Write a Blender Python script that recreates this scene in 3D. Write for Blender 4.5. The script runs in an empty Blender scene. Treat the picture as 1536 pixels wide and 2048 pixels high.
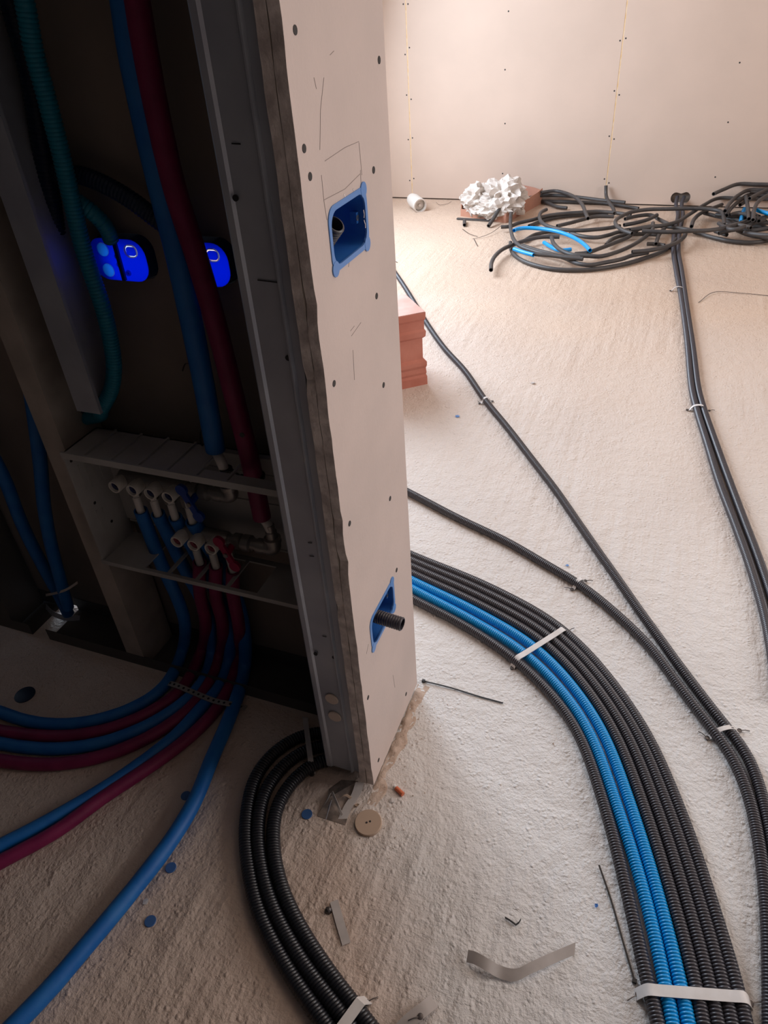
import bpy, bmesh, math, random
import numpy as np
from mathutils import Vector, Matrix, noise
random.seed(7)
S = bpy.context.scene
COL = S.collection

# ---------------------------------------------------------------- camera
FPX = 1440.0
MW = np.array([[0.93313423, 0.16619343, -0.3188107], [0.35435136, -0.57507216, 0.73737855], [-0.06079168, -0.80104417, -0.59551038]])
CAMP = np.array([0.34666481, -0.65596484, 1.16])
cd = bpy.data.cameras.new('camera'); cam = bpy.data.objects.new('camera', cd); COL.objects.link(cam)
cd.sensor_fit = 'VERTICAL'; cd.sensor_height = 36.0; cd.sensor_width = 27.0; cd.lens = 36.0 * FPX / 2048.0
cd.clip_start = 0.02
r3 = Matrix(((MW[0][0], -MW[0][1], -MW[0][2]), (MW[1][0], -MW[1][1], -MW[1][2]), (MW[2][0], -MW[2][1], -MW[2][2])))
cam.matrix_world = Matrix.Translation(Vector(CAMP)) @ r3.to_4x4()
S.camera = cam
# ---------------------------------------------------------------- light and exposure
S.view_settings.view_transform = 'Standard'; S.view_settings.look = 'None'
S.view_settings.gamma = 1.0; S.view_settings.use_curve_mapping = False
S.view_settings.exposure = 0.0
w = bpy.data.worlds.new('world'); S.world = w; w.use_nodes = True
w.node_tree.nodes['Background'].inputs[0].default_value = (0.62, 0.78, 1.0, 1)
w.node_tree.nodes['Background'].inputs[1].default_value = 1.0
def area(name, loc, target, sx, sy, power, col):
    l = bpy.data.lights.new(name, 'AREA'); l.shape = 'RECTANGLE'; l.size = sx; l.size_y = sy; l.energy = power; l.color = col
    o = bpy.data.objects.new(name, l); COL.objects.link(o); o.location = loc
    o.rotation_euler = (Vector(target) - Vector(loc)).to_track_quat('-Z', 'Z').to_euler(); return o
area('window_daylight', (-1.72, 2.5, 1.3), (0.9, 1.9, 1.3 - 1.0), 1.2, 2.0, 102.0, (0.78, 0.88, 1.0))
area('right_fill_light', (3.32, 1.35, 1.5), (0.2, 0.3, 0.1), 1.6, 1.6, 50.0, (1.0, 0.93, 0.90))  # fill lamp added on the right to brighten wall end and near floor
area('ceiling_fill_light', (1.0, 1.4, 2.6), (1.0, 1.4, 0), 1.6, 1.6, 14.0, (1.0, 0.80, 0.64))  # warm fill lamp added overhead

# ---------------------------------------------------------------- helpers
def at(px, py, ax, val):
    r = MW @ np.array([px - 768.0, py - 1024.0, FPX]); t = (val - CAMP[ax]) / r[ax]
    return Vector(CAMP + r * t)
def fl(px, py, z=0.0): return at(px, py, 2, z)

def mat(name, col, rough=0.6, metal=0.0, col2=None, nscale=8.0, bump=0.0, bscale=60.0, spec=0.5, trans=0.0, ndetail=4.0, nlo=0.35, nhi=0.65, coat=0.0):
    m = bpy.data.materials.new(name); m.use_nodes = True; nt = m.node_tree; b = nt.nodes['Principled BSDF']
    b.inputs['Base Color'].default_value = (*col, 1); b.inputs['Roughness'].default_value = rough; b.inputs['Metallic'].default_value = metal
    b.inputs['Specular IOR Level'].default_value = spec; b.inputs['Coat Weight'].default_value = coat
    tc = nt.nodes.new('ShaderNodeTexCoord')
    if col2:
        n = nt.nodes.new('ShaderNodeTexNoise'); n.inputs['Scale'].default_value = nscale; n.inputs['Detail'].default_value = ndetail
        nt.links.new(tc.outputs['Object'], n.inputs['Vector'])
        r = nt.nodes.new('ShaderNodeMapRange'); r.inputs[1].default_value = nlo; r.inputs[2].default_value = nhi
        nt.links.new(n.outputs['Fac'], r.inputs[0])
        x = nt.nodes.new('ShaderNodeMix'); x.data_type = 'RGBA'; x.inputs[6].default_value = (*col, 1); x.inputs[7].default_value = (*col2, 1)
        nt.links.new(r.outputs[0], x.inputs[0]); nt.links.new(x.outputs[2], b.inputs['Base Color'])
    if bump:
        n = nt.nodes.new('ShaderNodeTexNoise'); n.inputs['Scale'].default_value = bscale; n.inputs['Detail'].default_value = 5
        nt.links.new(tc.outputs['Object'], n.inputs['Vector'])
        p = nt.nodes.new('ShaderNodeBump'); p.inputs['Strength'].default_value = 1.0; p.inputs['Distance'].default_value = bump
        nt.links.new(n.outputs['Fac'], p.inputs['Height']); nt.links.new(p.outputs[0], b.inputs['Normal'])
    if trans:
        t = nt.nodes.new('ShaderNodeBsdfTranslucent'); t.inputs[0].default_value = (*col, 1)
        mx = nt.nodes.new('ShaderNodeMixShader'); mx.inputs[0].default_value = trans
        out = nt.nodes['Material Output']
        nt.links.new(b.outputs[0], mx.inputs[1]); nt.links.new(t.outputs[0], mx.inputs[2]); nt.links.new(mx.outputs[0], out.inputs[0])
    return m

class MB:
    def __init__(s): s.v = []; s.f = []; s.m = []
    def add(s, vs, fs, mi=0):
        o = len(s.v); s.v += [tuple(x) for x in vs]; s.f += [tuple(i + o for i in f) for f in fs]; s.m += [mi] * len(fs); return s
    def box(s, c, d, ax=None, mi=0):
        X, Y, Z = ax if ax else (Vector((1, 0, 0)), Vector((0, 1, 0)), Vector((0, 0, 1)))
        c = Vector(c); vs = [c + X * (d[0] / 2 * i) + Y * (d[1] / 2 * j) + Z * (d[2] / 2 * k) for i in (-1, 1) for j in (-1, 1) for k in (-1, 1)]
        return s.add(vs, [(0, 1, 3, 2), (4, 6, 7, 5), (0, 4, 5, 1), (2, 3, 7, 6), (0, 2, 6, 4), (1, 5, 7, 3)], mi)
    def lathe(s, p, d, prof, seg=20, mi=0, caps=True):
        d = Vector(d).normalized(); p = Vector(p)
        u = d.orthogonal().normalized(); w_ = d.cross(u); vs = []; fs = []
        for (h, r) in prof:
            for k in range(seg):
                a = 2 * math.pi * k / seg; vs.append(p + d * h + (u * math.cos(a) + w_ * math.sin(a)) * r)
        n = len(prof)
        for i in range(n - 1):
            for k in range(seg):
                k2 = (k + 1) % seg; fs.append((i * seg + k, i * seg + k2, (i + 1) * seg + k2, (i + 1) * seg + k))
        if caps: fs.append(tuple(range(seg - 1, -1, -1))); fs.append(tuple((n - 1) * seg + k for k in range(seg)))
        return s.add(vs, fs, mi)
    def cyl(s, a, b, r, seg=16, mi=0, bev=0.0):
        a = Vector(a); b = Vector(b); L = (b - a).length
        pr = [(0, r), (L, r)] if not bev else [(0, r - bev), (bev, r), (L - bev, r), (L, r - bev)]
        return s.lathe(a, b - a, pr, seg, mi)
    def build(s, name, mats, parent=None, smooth=True, angle=40):
        local = parent is not None and parent.name.startswith(('flush_box', 'back_box'))
        me = bpy.data.meshes.new(name); me.from_pydata(s.v, [], s.f)
        ms = mats if isinstance(mats, (list, tuple)) else [mats]
        for m in ms: me.materials.append(m)
        if len(ms) > 1: me.polygons.foreach_set('material_index', s.m)
        bm = bmesh.new(); bm.from_mesh(me); bmesh.ops.recalc_face_normals(bm, faces=bm.faces); bm.to_mesh(me); bm.free()
        if smooth:
            me.polygons.foreach_set('use_smooth', [True] * len(me.polygons))
            me.set_sharp_from_angle(angle=math.radians(angle))
        o = bpy.data.objects.new(name, me); COL.objects.link(o)
        if parent is not None: o.parent = parent; o.matrix_parent_inverse = Matrix() if (local or not parent.location.length) else Matrix.Translation(-parent.location)
        return o
def tag(o, label=None, cat=None, group=None, kind=None):
    if label: o['label'] = label
    if cat: o['category'] = cat
    if group: o['group'] = group
    if kind: o['kind'] = kind
    return o
def thing(name, label=None, cat=None, loc=(0, 0, 0), group=None, kind=None):
    o = bpy.data.objects.new(name, None); COL.objects.link(o); o.location = loc; o.empty_display_size = 0.05
    return tag(o, label, cat, group, kind)

def spline(pts, step):
    P = [np.array(p, float) for p in pts]
    P = [2 * P[0] - P[1]] + P + [2 * P[-1] - P[-2]]; out = []
    for i in range(1, len(P) - 2):
        a, b, c, d = P[i - 1:i + 3]
        # centripetal style tangents
        l0 = max(np.linalg.norm(b - a), 1e-6) ** .5; l1 = max(np.linalg.norm(c - b), 1e-6) ** .5; l2 = max(np.linalg.norm(d - c), 1e-6) ** .5
        m1 = (c - b) + l1 * ((b - a) / l0 - (c - a) / (l0 + l1)); m2 = (c - b) + l1 * ((d - c) / l2 - (d - b) / (l1 + l2))
        n = max(4, int(np.linalg.norm(c - b) / step * 1.5))
        for t in np.linspace(0, 1, n, endpoint=False):
            out.append((2 * t**3 - 3 * t**2 + 1) * b + (t**3 - 2 * t**2 + t) * m1 + (-2 * t**3 + 3 * t**2) * c + (t**3 - t**2) * m2)
    out.append(P[-2]); return np.array(out)
def resample(Q, step):
    d = np.r_[0, np.cumsum(np.linalg.norm(np.diff(Q, axis=0), axis=1))]; n = max(3, int(d[-1] / step) + 1)
    t = np.linspace(0, d[-1], n); return np.stack([np.interp(t, d, Q[:, k]) for k in range(3)], 1)
def smooth_path(Q, it):
    for _ in range(it): Q = np.vstack([Q[:1], (Q[:-2] + 2 * Q[1:-1] + Q[2:]) / 4, Q[-1:]])
    return Q
def tube(name, pts, r, m, seg=12, pitch=0.0, depth=0.0012, step=0.02, parent=None, hollow=True, smooth_it=0, wob=0.0):
    Q = spline(pts, 0.01)
    if smooth_it: Q = smooth_path(resample(Q, 0.01), smooth_it)
    if pitch:
        sub = 4; Q = resample(Q, pitch / sub); prof = [r, r - depth * .25, r - depth, r - depth * .25]
        R = np.array([prof[i % 4] for i in range(len(Q))])
    else:
        Q = resample(Q, step); R = np.full(len(Q), r)
        if wob: R = R * (1 + wob * np.array([noise.noise(Vector(q) * 40) for q in Q]))
    T = np.gradient(Q, axis=0); T /= np.linalg.norm(T, axis=1)[:, None]
    u = np.cross(T[0], [0, 0, 1.0]); u = u if np.linalg.norm(u) > .1 else np.array([1.0, 0, 0]); u /= np.linalg.norm(u)
    U = []
    for t in T:
        u = u - t * np.dot(u, t); u /= np.linalg.norm(u); U.append(u)
    U = np.array(U); W = np.cross(T, U)
    rings = [(Q[i], U[i], W[i], R[i]) for i in range(len(Q))]
    if hollow:
        ri = r * .78; dp = min(0.03, 0.3 * len(Q) * (pitch / 4 if pitch else step))
        k = 0
        rings = [(Q[0] + T[0] * dp, U[0], W[0], ri), (Q[0], U[0], W[0], ri)] + rings + [(Q[-1], U[-1], W[-1], ri), (Q[-1] - T[-1] * dp, U[-1], W[-1], ri)]
    A = np.linspace(0, 2 * np.pi, seg, endpoint=False); ca, sa = np.cos(A), np.sin(A)
    V = np.concatenate([c + rr * (ca[:, None] * uu + sa[:, None] * ww) for c, uu, ww, rr in rings])
    n = len(rings); I = (np.arange(n - 1)[:, None] * seg + np.arange(seg)[None, :]); J = (np.arange(n - 1)[:, None] * seg + (np.arange(seg) + 1)[None, :] % seg)
    Fq = np.stack([I, J, J + seg, I + seg], -1).reshape(-1, 4)
    faces = Fq.tolist() + [list(range(seg - 1, -1, -1)), [(n - 1) * seg + k for k in range(seg)]]
    me = bpy.data.meshes.new(name); me.from_pydata(V.tolist(), [], faces); me.materials.append(m)
    me.polygons.foreach_set('use_smooth', [True] * len(me.polygons)); me.set_sharp_from_angle(angle=math.radians(75))
    o = bpy.data.objects.new(name, me); COL.objects.link(o)
    if parent is not None: o.parent = parent
    return o
def plate(mb, outer, holes, t0, t1, to3, mi_face=0, mi_edge=0, back=None):
    """flat sheet with holes: 2D outline -> faces at depth t0 and t1 plus rims; to3(u,v,t)"""
    bm = bmesh.new(); loops = []
    for lp in [outer] + holes:
        vs = [bm.verts.new((a, b, 0)) for a, b in lp]; loops.append(vs)
        for i in range(len(vs)): bm.edges.new((vs[i], vs[(i + 1) % len(vs)]))
    bmesh.ops.triangle_fill(bm, edges=bm.edges[:], use_beauty=False)
    bm.verts.index_update(); co = [(v.co.x, v.co.y) for v in bm.verts]; tris = [[v.index for v in f.verts] for f in bm.faces]
    idx = [[v.index for v in lp] for lp in loops]; bm.free(); n = len(co)
    mb.add([to3(a, b, t0) for a, b in co], tris, mi_face)
    mb.add([to3(a, b, t1) for a, b in co], [t[::-1] for t in tris], mi_face if back is None else back)
    for lp in idx:
        k = len(lp); mb.add([to3(*co[i], t0) for i in lp] + [to3(*co[i], t1) for i in lp], [(i, (i + 1) % k, k + (i + 1) % k, k + i) for i in range(k)], mi_edge)
    return mb
def rrect(cx, cy, w_, h, r, n=6):
    out = []
    for sx, sy, a0 in ((1, 1, 0), (-1, 1, 90), (-1, -1, 180), (1, -1, 270)):
        for i in range(n + 1):
            a = math.radians(a0 + 90 * i / n); out.append((cx + sx * (w_ / 2 - r) + r * math.cos(a), cy + sy * (h / 2 - r) + r * math.sin(a)))
    return out
def jag(a, b, n, amp, rnd=random):
    """points from a to b (2D) with ragged offsets along x"""
    return [(a[0] + (b[0] - a[0]) * i / n + (rnd.uniform(-amp, amp) if 0 < i < n else 0), a[1] + (b[1] - a[1]) * i / n) for i in range(n)]
def ribbon(mb, pts, side, wdt, th, mi=0):
    """band: pts 3D centre line, side vector(s)"""
    n = len(pts); vs = []
    for i, p in enumerate(pts):
        p = Vector(p); sd = Vector(side[i] if isinstance(side, list) else side).normalized()
        t = (Vector(pts[min(i + 1, n - 1)]) - Vector(pts[max(i - 1, 0)])).normalized(); nn = sd.cross(t).normalized()
        for a, b in ((-1, -1), (1, -1), (1, 1), (-1, 1)): vs.append(p + sd * (a * wdt / 2) + nn * (b * th / 2))
    fs = [(0, 1, 2, 3), tuple(4 * (n - 1) + k for k in (3, 2, 1, 0))]
    for i in range(n - 1):
        for k in range(4): fs.append((4 * i + k, 4 * i + (k + 1) % 4, 4 * i + 4 + (k + 1) % 4, 4 * i + 4 + k))
    return mb.add(vs, fs, mi)
def extrude_profile(mb, prof, z0, z1, th, mi=0):
    """open xy polyline with thickness th, extruded vertically"""
    P = [Vector((a, b)) for a, b in prof]; n = len(P); off = []
    for i in range(n):
        t = (P[min(i + 1, n - 1)] - P[max(i - 1, 0)]).normalized(); off.append(P[i] + Vector((-t.y, t.x)) * th)
    ring = P + off[::-1]; k = len(ring)
    vs = [(p.x, p.y, z0) for p in ring] + [(p.x, p.y, z1) for p in ring]
    fs = [(i, (i + 1) % k, k + (i + 1) % k, k + i) for i in range(k)]
    for z in (0, k):
        for i in range(n - 1): fs.append((z + i, z + i + 1, z + k - 2 - i, z + k - 1 - i))
    return mb.add(vs, fs, mi)

# ---------------------------------------------------------------- materials
M = {}
M['board'] = mat('plasterboard_paper', (0.62, 0.485, 0.40), 0.75, col2=(0.58, 0.455, 0.375), nscale=3.0, bump=0.0002, bscale=150)
M['board_b'] = mat('plasterboard_paper_near', (0.64, 0.53, 0.485), 0.75, col2=(0.58, 0.485, 0.445), nscale=6.0, bump=0.0002, bscale=200)
M['gypsum'] = mat('gypsum_edge', (0.82, 0.74, 0.70), 0.95, col2=(0.50, 0.44, 0.42), nscale=45.0, bump=0.0015, bscale=160)
M['backpaper'] = mat('board_back_paper', (0.24, 0.20, 0.17), 0.9, col2=(0.19, 0.16, 0.14), nscale=5.0)
M['seam'] = mat('seam_adhesive', (0.72, 0.48, 0.22), 0.7, col2=(0.80, 0.62, 0.42), nscale=30.0)
M['screw'] = mat('dark_screw', (0.03, 0.027, 0.027), 0.7)
M['galv'] = mat('galvanised_steel', (0.44, 0.47, 0.52), 0.45, 0.45, col2=(0.34, 0.36, 0.42), nscale=9.0, bump=0.0002, bscale=60)
M['galv_dusty'] = mat('dusty_galvanised_steel', (0.38, 0.34, 0.30), 0.6, 0.35, col2=(0.50, 0.45, 0.40), nscale=14.0, bump=0.0004, bscale=60)
M['black'] = mat('black_conduit_plastic', (0.042, 0.040, 0.050), 0.36, 0.0, spec=0.7)
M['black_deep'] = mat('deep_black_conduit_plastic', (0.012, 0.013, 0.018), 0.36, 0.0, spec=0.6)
M['black_far'] = mat('dusty_black_conduit', (0.042, 0.040, 0.042), 0.5, 0.0, col2=(0.07, 0.063, 0.06), nscale=12.0)
M['cyan'] = mat('cyan_conduit_plastic', (0.0, 0.30, 0.72), 0.33, spec=0.6)
M['teal'] = mat('teal_conduit_plastic', (0.0, 0.17, 0.26), 0.5)
M['navy'] = mat('navy_conduit_plastic', (0.0, 0.01, 0.04), 0.5)
M['blue_foam'] = mat('blue_pipe_insulation', (0.0, 0.115, 0.42), 0.55, col2=(0.01, 0.15, 0.46), nscale=25.0, bump=0.0008, bscale=45)
M['red_foam'] = mat('red_pipe_insulation', (0.17, 0.003, 0.058), 0.55, col2=(0.22, 0.01, 0.075), nscale=25.0, bump=0.0008, bscale=45)
M['pex'] = mat('white_pipe', (0.62, 0.60, 0.57), 0.4)
M['abs'] = mat('dusty_white_cabinet_plastic', (0.44, 0.44, 0.43), 0.6, col2=(0.35, 0.34, 0.33), nscale=12.0)
M['nickel'] = mat('nickel_brass', (0.28, 0.27, 0.26), 0.42, 0.8)
M['cap'] = mat('white_cap', (0.68, 0.65, 0.60), 0.4)
M['capblue'] = mat('blue_cap_insert', (0.01, 0.02, 0.10), 0.4)
M['capred'] = mat('red_cap_insert', (0.22, 0.03, 0.06), 0.4)
M['hblue'] = mat('blue_handle', (0.0, 0.04, 0.28), 0.35)
M['hred'] = mat('red_handle', (0.30, 0.0, 0.05), 0.35)
M['boxblue'] = mat('blue_box_plastic', (0.03, 0.16, 0.52), 0.35)
M['boxthin'] = mat('thin_blue_box_plastic', (0.01, 0.12, 0.95), 0.35, trans=0.85)
M['boxthinlight'] = mat('thin_pale_blue_plastic', (0.10, 0.45, 1.0), 0.35, trans=0.9)
M['boxside'] = mat('blue_box_side', (0.0, 0.015, 0.10), 0.3)
M['clear'] = mat('pale_thin_plastic', (0.85, 0.9, 0.95), 0.35, trans=0.9)
M['strap'] = mat('white_strap', (0.76, 0.74, 0.73), 0.55, col2=(0.68, 0.65, 0.63), nscale=40.0)
M['strap_grey'] = mat('dusty_grey_strap', (0.55, 0.51, 0.49), 0.6, col2=(0.46, 0.42, 0.40), nscale=30.0)
M['zinc'] = mat('zinc_strap', (0.42, 0.40, 0.38), 0.45, 0.6)
M['terra'] = mat('terracotta', (0.47, 0.165, 0.115), 0.85, col2=(0.55, 0.22, 0.16), nscale=10.0, bump=0.001, bscale=50)
M['terrapale'] = mat('pale_terracotta', (0.70, 0.42, 0.36), 0.9, col2=(0.78, 0.56, 0.50), nscale=14.0)
M['card'] = mat('cardboard', (0.50, 0.25, 0.17), 0.9, col2=(0.42, 0.21, 0.15), nscale=12.0)
M['paper'] = mat('crumpled_paper', (0.62, 0.56, 0.51), 0.8)
M['dust'] = mat('brown_plaster_dust', (0.52, 0.39, 0.31), 0.95, col2=(0.62, 0.50, 0.42), nscale=30.0, bump=0.002, bscale=120)
M['wood'] = mat('pale_disc', (0.50, 0.37, 0.28), 0.7)
M['scrapmetal'] = mat('rusty_dark_scrap', (0.16, 0.13, 0.115), 0.7, 0.3, col2=(0.40, 0.32, 0.27), nscale=60.0)
M['magnet'] = mat('pale_sticker', (0.60, 0.50, 0.43), 0.5)
M['bluedot'] = mat('blue_plug', (0.05, 0.13, 0.33), 0.5)
M['orange'] = mat('orange_plug', (0.62, 0.16, 0.07), 0.5)
M['pencil'] = mat('pencil_graphite', (0.27, 0.22, 0.20), 0.7)
M['marker'] = mat('black_marker', (0.01, 0.01, 0.012), 0.5)
M['ceiling'] = mat('ceiling_plaster', (0.46, 0.40, 0.36), 0.9)
M['darkwall'] = mat('unfinished_block_wall', (0.10, 0.10, 0.11), 0.95, col2=(0.075, 0.075, 0.08), nscale=4.0)
M['darkmetal'] = mat('dark_steel_track', (0.10, 0.095, 0.095), 0.6, 0.4)
M['steelpin'] = mat('steel_nail', (0.12, 0.11, 0.11), 0.4, 0.8)
M['mark'] = mat('scuffed_grey_plaster', (0.16, 0.13, 0.115), 0.95, col2=(0.30, 0.24, 0.20), nscale=60.0)

def floor_mat():
    m = bpy.data.materials.new('floor_screed'); m.use_nodes = True; nt = m.node_tree; N = nt.nodes; L = nt.links; b = N['Principled BSDF']
    tc = N.new('ShaderNodeTexCoord')
    def ns(sc, det=4, rough=0.5, vec=None):
        n = N.new('ShaderNodeTexNoise'); n.inputs['Scale'].default_value = sc; n.inputs['Detail'].default_value = det; n.inputs['Roughness'].default_value = rough
        L.new(vec or tc.outputs['Object'], n.inputs['Vector']); return n.outputs['Fac']
    def rng(s, a, b_, c=0.0, d=1.0):
        r = N.new('ShaderNodeMapRange'); r.inputs[1].default_value = a; r.inputs[2].default_value = b_; r.inputs[3].default_value = c; r.inputs[4].default_value = d; L.new(s, r.inputs[0]); return r.outputs[0]
    def mixc(f, c1, c2):
        x = N.new('ShaderNodeMix'); x.data_type = 'RGBA'; L.new(f, x.inputs[0])
        for s, c in ((6, c1), (7, c2)):
            if isinstance(c, tuple): x.inputs[s].default_value = (*c, 1)
            else: L.new(c, x.inputs[s])
        return x.outputs[2]
    def mth(op, a, b_):
        x = N.new('ShaderNodeMath'); x.operation = op
        for i, c in enumerate((a, b_)):
            if isinstance(c, (int, float)): x.inputs[i].default_value = c
            else: L.new(c, x.inputs[i])
        return x.outputs[0]
    sep = N.new('ShaderNodeSeparateXYZ'); L.new(tc.outputs['Object'], sep.inputs[0])
    # screed: paler in front of the wall end, sandier in colour towards the back wall
    base = mixc(rng(ns(2.2, 5), .35, .65), (0.80, 0.785, 0.77), (0.73, 0.71, 0.695))
    sandy = mixc(rng(ns(2.0, 5), .35, .65), (0.63, 0.475, 0.365), (0.57, 0.43, 0.335))
    fy = rng(mth('ADD', sep.outputs[1], mth('MULTIPLY', ns(0.9, 3), 1.2)), 0.8, 3.0)
    c = mixc(fy, base, sandy)
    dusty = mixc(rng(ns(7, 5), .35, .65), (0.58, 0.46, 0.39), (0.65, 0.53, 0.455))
    # brown dust left of the wall end, with the shade there put into its colour
    fx = rng(mth('ADD', mth('ADD', sep.outputs[0], mth('MULTIPLY', sep.outputs[1], 0.55)), mth('MULTIPLY', ns(5, 4), 0.16)), 0.015, 0.16)  # mask edge runs along the shadow line of the wall end
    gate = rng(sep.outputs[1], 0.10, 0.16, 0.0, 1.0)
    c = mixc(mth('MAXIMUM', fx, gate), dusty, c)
    spots = rng(ns(55, 3, .6), .70, .76); c = mixc(mth('MULTIPLY', spots, .6), c, (0.30, 0.25, 0.22))
    L.new(c, b.inputs['Base Color']); b.inputs['Roughness'].default_value = 0.62; b.inputs['Specular IOR Level'].default_value = 0.45
    # relief: pebbly grain, trowel ripples
    mp = N.new('ShaderNodeMapping'); mp.inputs['Rotation'].default_value = (0, 0, math.radians(-8)); mp.inputs['Scale'].default_value = (24, 2.2, 1); L.new(tc.outputs['Object'], mp.inputs[0])
    rip = ns(1.0, 3, .5, mp.outputs[0]); rmask = rng(ns(1.3, 2), .42, .55)
    vo = N.new('ShaderNodeTexVoronoi'); vo.inputs['Scale'].default_value = 110; L.new(tc.outputs['Object'], vo.inputs['Vector'])
    peb = rng(vo.outputs['Distance'], 0.0, 0.45, 1.0, 0.0); pm = rng(ns(30, 3), .45, .65)
    h = mth('ADD', mth('MULTIPLY', ns(34, 6, .6), 0.0085), mth('MULTIPLY', ns(150, 4, .6), 0.0036))
    h = mth('ADD', h, mth('MULTIPLY', mth('MULTIPLY', peb, pm), 0.0028))
    h = mth('ADD', h, mth('MULTIPLY', mth('MULTIPLY', rip, rmask), 0.013))
    p = N.new('ShaderNodeBump'); p.inputs['Distance'].default_value = 1.0; p.inputs['Strength'].default_value = 0.75; L.new(h, p.inputs['Height']); L.new(p.outputs[0], b.inputs['Normal'])
    return m
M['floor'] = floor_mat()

# ---------------------------------------------------------------- the setting
XL, XR, YB, YF, H = -1.78, 3.4, 4.0, -2.4, 2.7
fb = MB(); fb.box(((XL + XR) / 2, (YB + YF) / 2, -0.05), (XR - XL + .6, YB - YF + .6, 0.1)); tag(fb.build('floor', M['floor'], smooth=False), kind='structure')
tag(MB().box(((XL + XR) / 2, (YB + YF) / 2, H + .05), (XR - XL + .6, YB - YF + .6, .1)).build('ceiling', M['ceiling'], smooth=False), kind='structure')
wl = MB(); plate(wl, [(YF, .002), (4.1, .002), (4.1, H - .002), (YF, H - .002)], [[(.5, .65), (2.2, .65), (2.2, 2.35), (.5, 2.35)]], XR, XR + .16, lambda a, b, t: (t, a, b))
tag(wl.build('wall_right', M['board'], smooth=False), kind='structure')
wf = thing('added_window', kind='structure', loc=(XR + .08, 1.35, 0)); fr = MB()  # unseen window added on the right to go with the fill lamp
plate(fr, [(.5, .65), (2.2, .65), (2.2, 2.35), (.5, 2.35)], [[(.57, .72), (1.31, .72), (1.31, 2.28), (.57, 2.28)], [(1.39, .72), (2.13, .72), (2.13, 2.28), (1.39, 2.28)]], XR + .06, XR + .11, lambda a, b, t: (t, a, b))
f_ = fr.build('window_frame', M['cap'], smooth=False); f_.parent = wf; f_.matrix_parent_inverse = Matrix.Translation(-wf.location)
tag(MB().box(((XL + XR) / 2, YF - .06, H / 2), (XR - XL, .12, H - .004)).build('wall_front', M['darkwall'], smooth=False), kind='structure')
# left wall of the bright room with its glazed balcony door opening, and the dark bay's wall
T = lambda a, b, t: (t, a, b)
wl = MB(); T = lambda a, b, t: (t, a, b)
plate(wl, [(.25, .002), (4.1, .002), (4.1, H - .002), (.25, H - .002)], [[(1.75, .12), (3.25, .12), (3.25, 2.35), (1.75, 2.35)]], XL, XL - .16, T)
tag(wl.build('wall_left', M['board'], smooth=False), kind='structure')
wf = thing('window_1', kind='structure', loc=(XL - .08, 2.5, 0))
fr = MB()
plate(fr, [(1.75, .12), (3.25, .12), (3.25, 2.35), (1.75, 2.35)], [[(1.82, .19), (2.46, .19), (2.46, 2.28), (1.82, 2.28)], [(2.54, .19), (3.18, .19), (3.18, 2.28), (2.54, 2.28)]], XL - .06, XL - .11, T)
f_ = fr.build('window_frame', M['cap'], smooth=False); f_.parent = wf; f_.matrix_parent_inverse = Matrix.Translation(-wf.location)
tag(MB().box((XL - .06, (YF + .1) / 2, H / 2), (.12, .1 - YF, H - .004)).build('wall_bay', M['darkwall'], smooth=False), kind='structure')
tag(MB().box((1.86, (YF - 1.3) / 2, H / 2), (.12, -1.3 - YF, H - .004)).build('wall_light_block', M['darkwall'], smooth=False), kind='structure')  # unseen dark wall added to keep bounce light off the bay

# back wall: plasterboard panels
wb = thing('wall_back', kind='structure', loc=(0, YB, 0))
def part_of(o, par): o.parent = par; o.matrix_parent_inverse = Matrix.Translation(-par.location); return o
part_of(MB().box((.8, YB + .07, H / 2), (XR - XL + .3, .09, H - .004)).build('backing', M['backpaper'], smooth=False), wb)
seams = [-1.30, -0.10, 1.10, 2.30]; edges = [XL] + seams + [XR]
for i in range(len(edges) - 1):
    a, b = edges[i] + .003, edges[i + 1] - .003; pb = MB(); holes = []
    if a < .3 < b:
        holes = [[(.285 + .026 * math.cos(q), .045 + .026 * math.sin(q)) for q in [math.radians(x) for x in range(-60, 181, 20)]][::1] ]
        hp = []
        for ang in range(90, 270, 20): hp.append((.292 + .027 * math.cos(math.radians(ang)), .046 + .030 * math.sin(math.radians(ang))))
        for ang in range(-90, 91, 20): hp.append((.343 + .027 * math.cos(math.radians(ang)), .049 + .030 * math.sin(math.radians(ang))))
        hp.insert(9, (.317, .020)); hp.append((.317, .070)); holes = [hp]
    plate(pb, [(a, .008), (b, .008), (b, H - .004), (a, H - .004)], holes, YB, YB + .0125, lambda x, z, t: (x, t, z), 0, 1)
    part_of(pb.build('plasterboard', [M['board'], M['gypsum']], smooth=False), wb)
for sx in seams:
    part_of(MB().box((sx, YB + .006, H / 2), (.0055, .010, H - .03)).build('seam_filler', M['seam'], smooth=False), wb)
scm = MB().lathe((0, 0, 0), (0, -1, 0), [(-.001, .0045), (.0005, .0042), (.0004, .001)], 10); sc0 = None
def backscrew(x, z):
    global sc0
    if sc0 is None:
        sc0 = scm.build('screw', M['screw'], smooth=False); o = sc0
    else:
        o = sc0.copy(); COL.objects.link(o)
    o.location = (x, 0, z); o.parent = wb; o.matrix_parent_inverse = Matrix()
rr = random.Random(3)
for sx in seams[:3]:
    for k in range(5):
        z = .12 + .23 * k
        backscrew(sx - .014, z + rr.uniform(-.02, .02)); backscrew(sx + .014, z + rr.uniform(-.02, .02))
for mx in (-.72, .48):
    for k in range(4): backscrew(mx + rr.uniform(-.01, .01), .16 + .27 * k)

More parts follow.
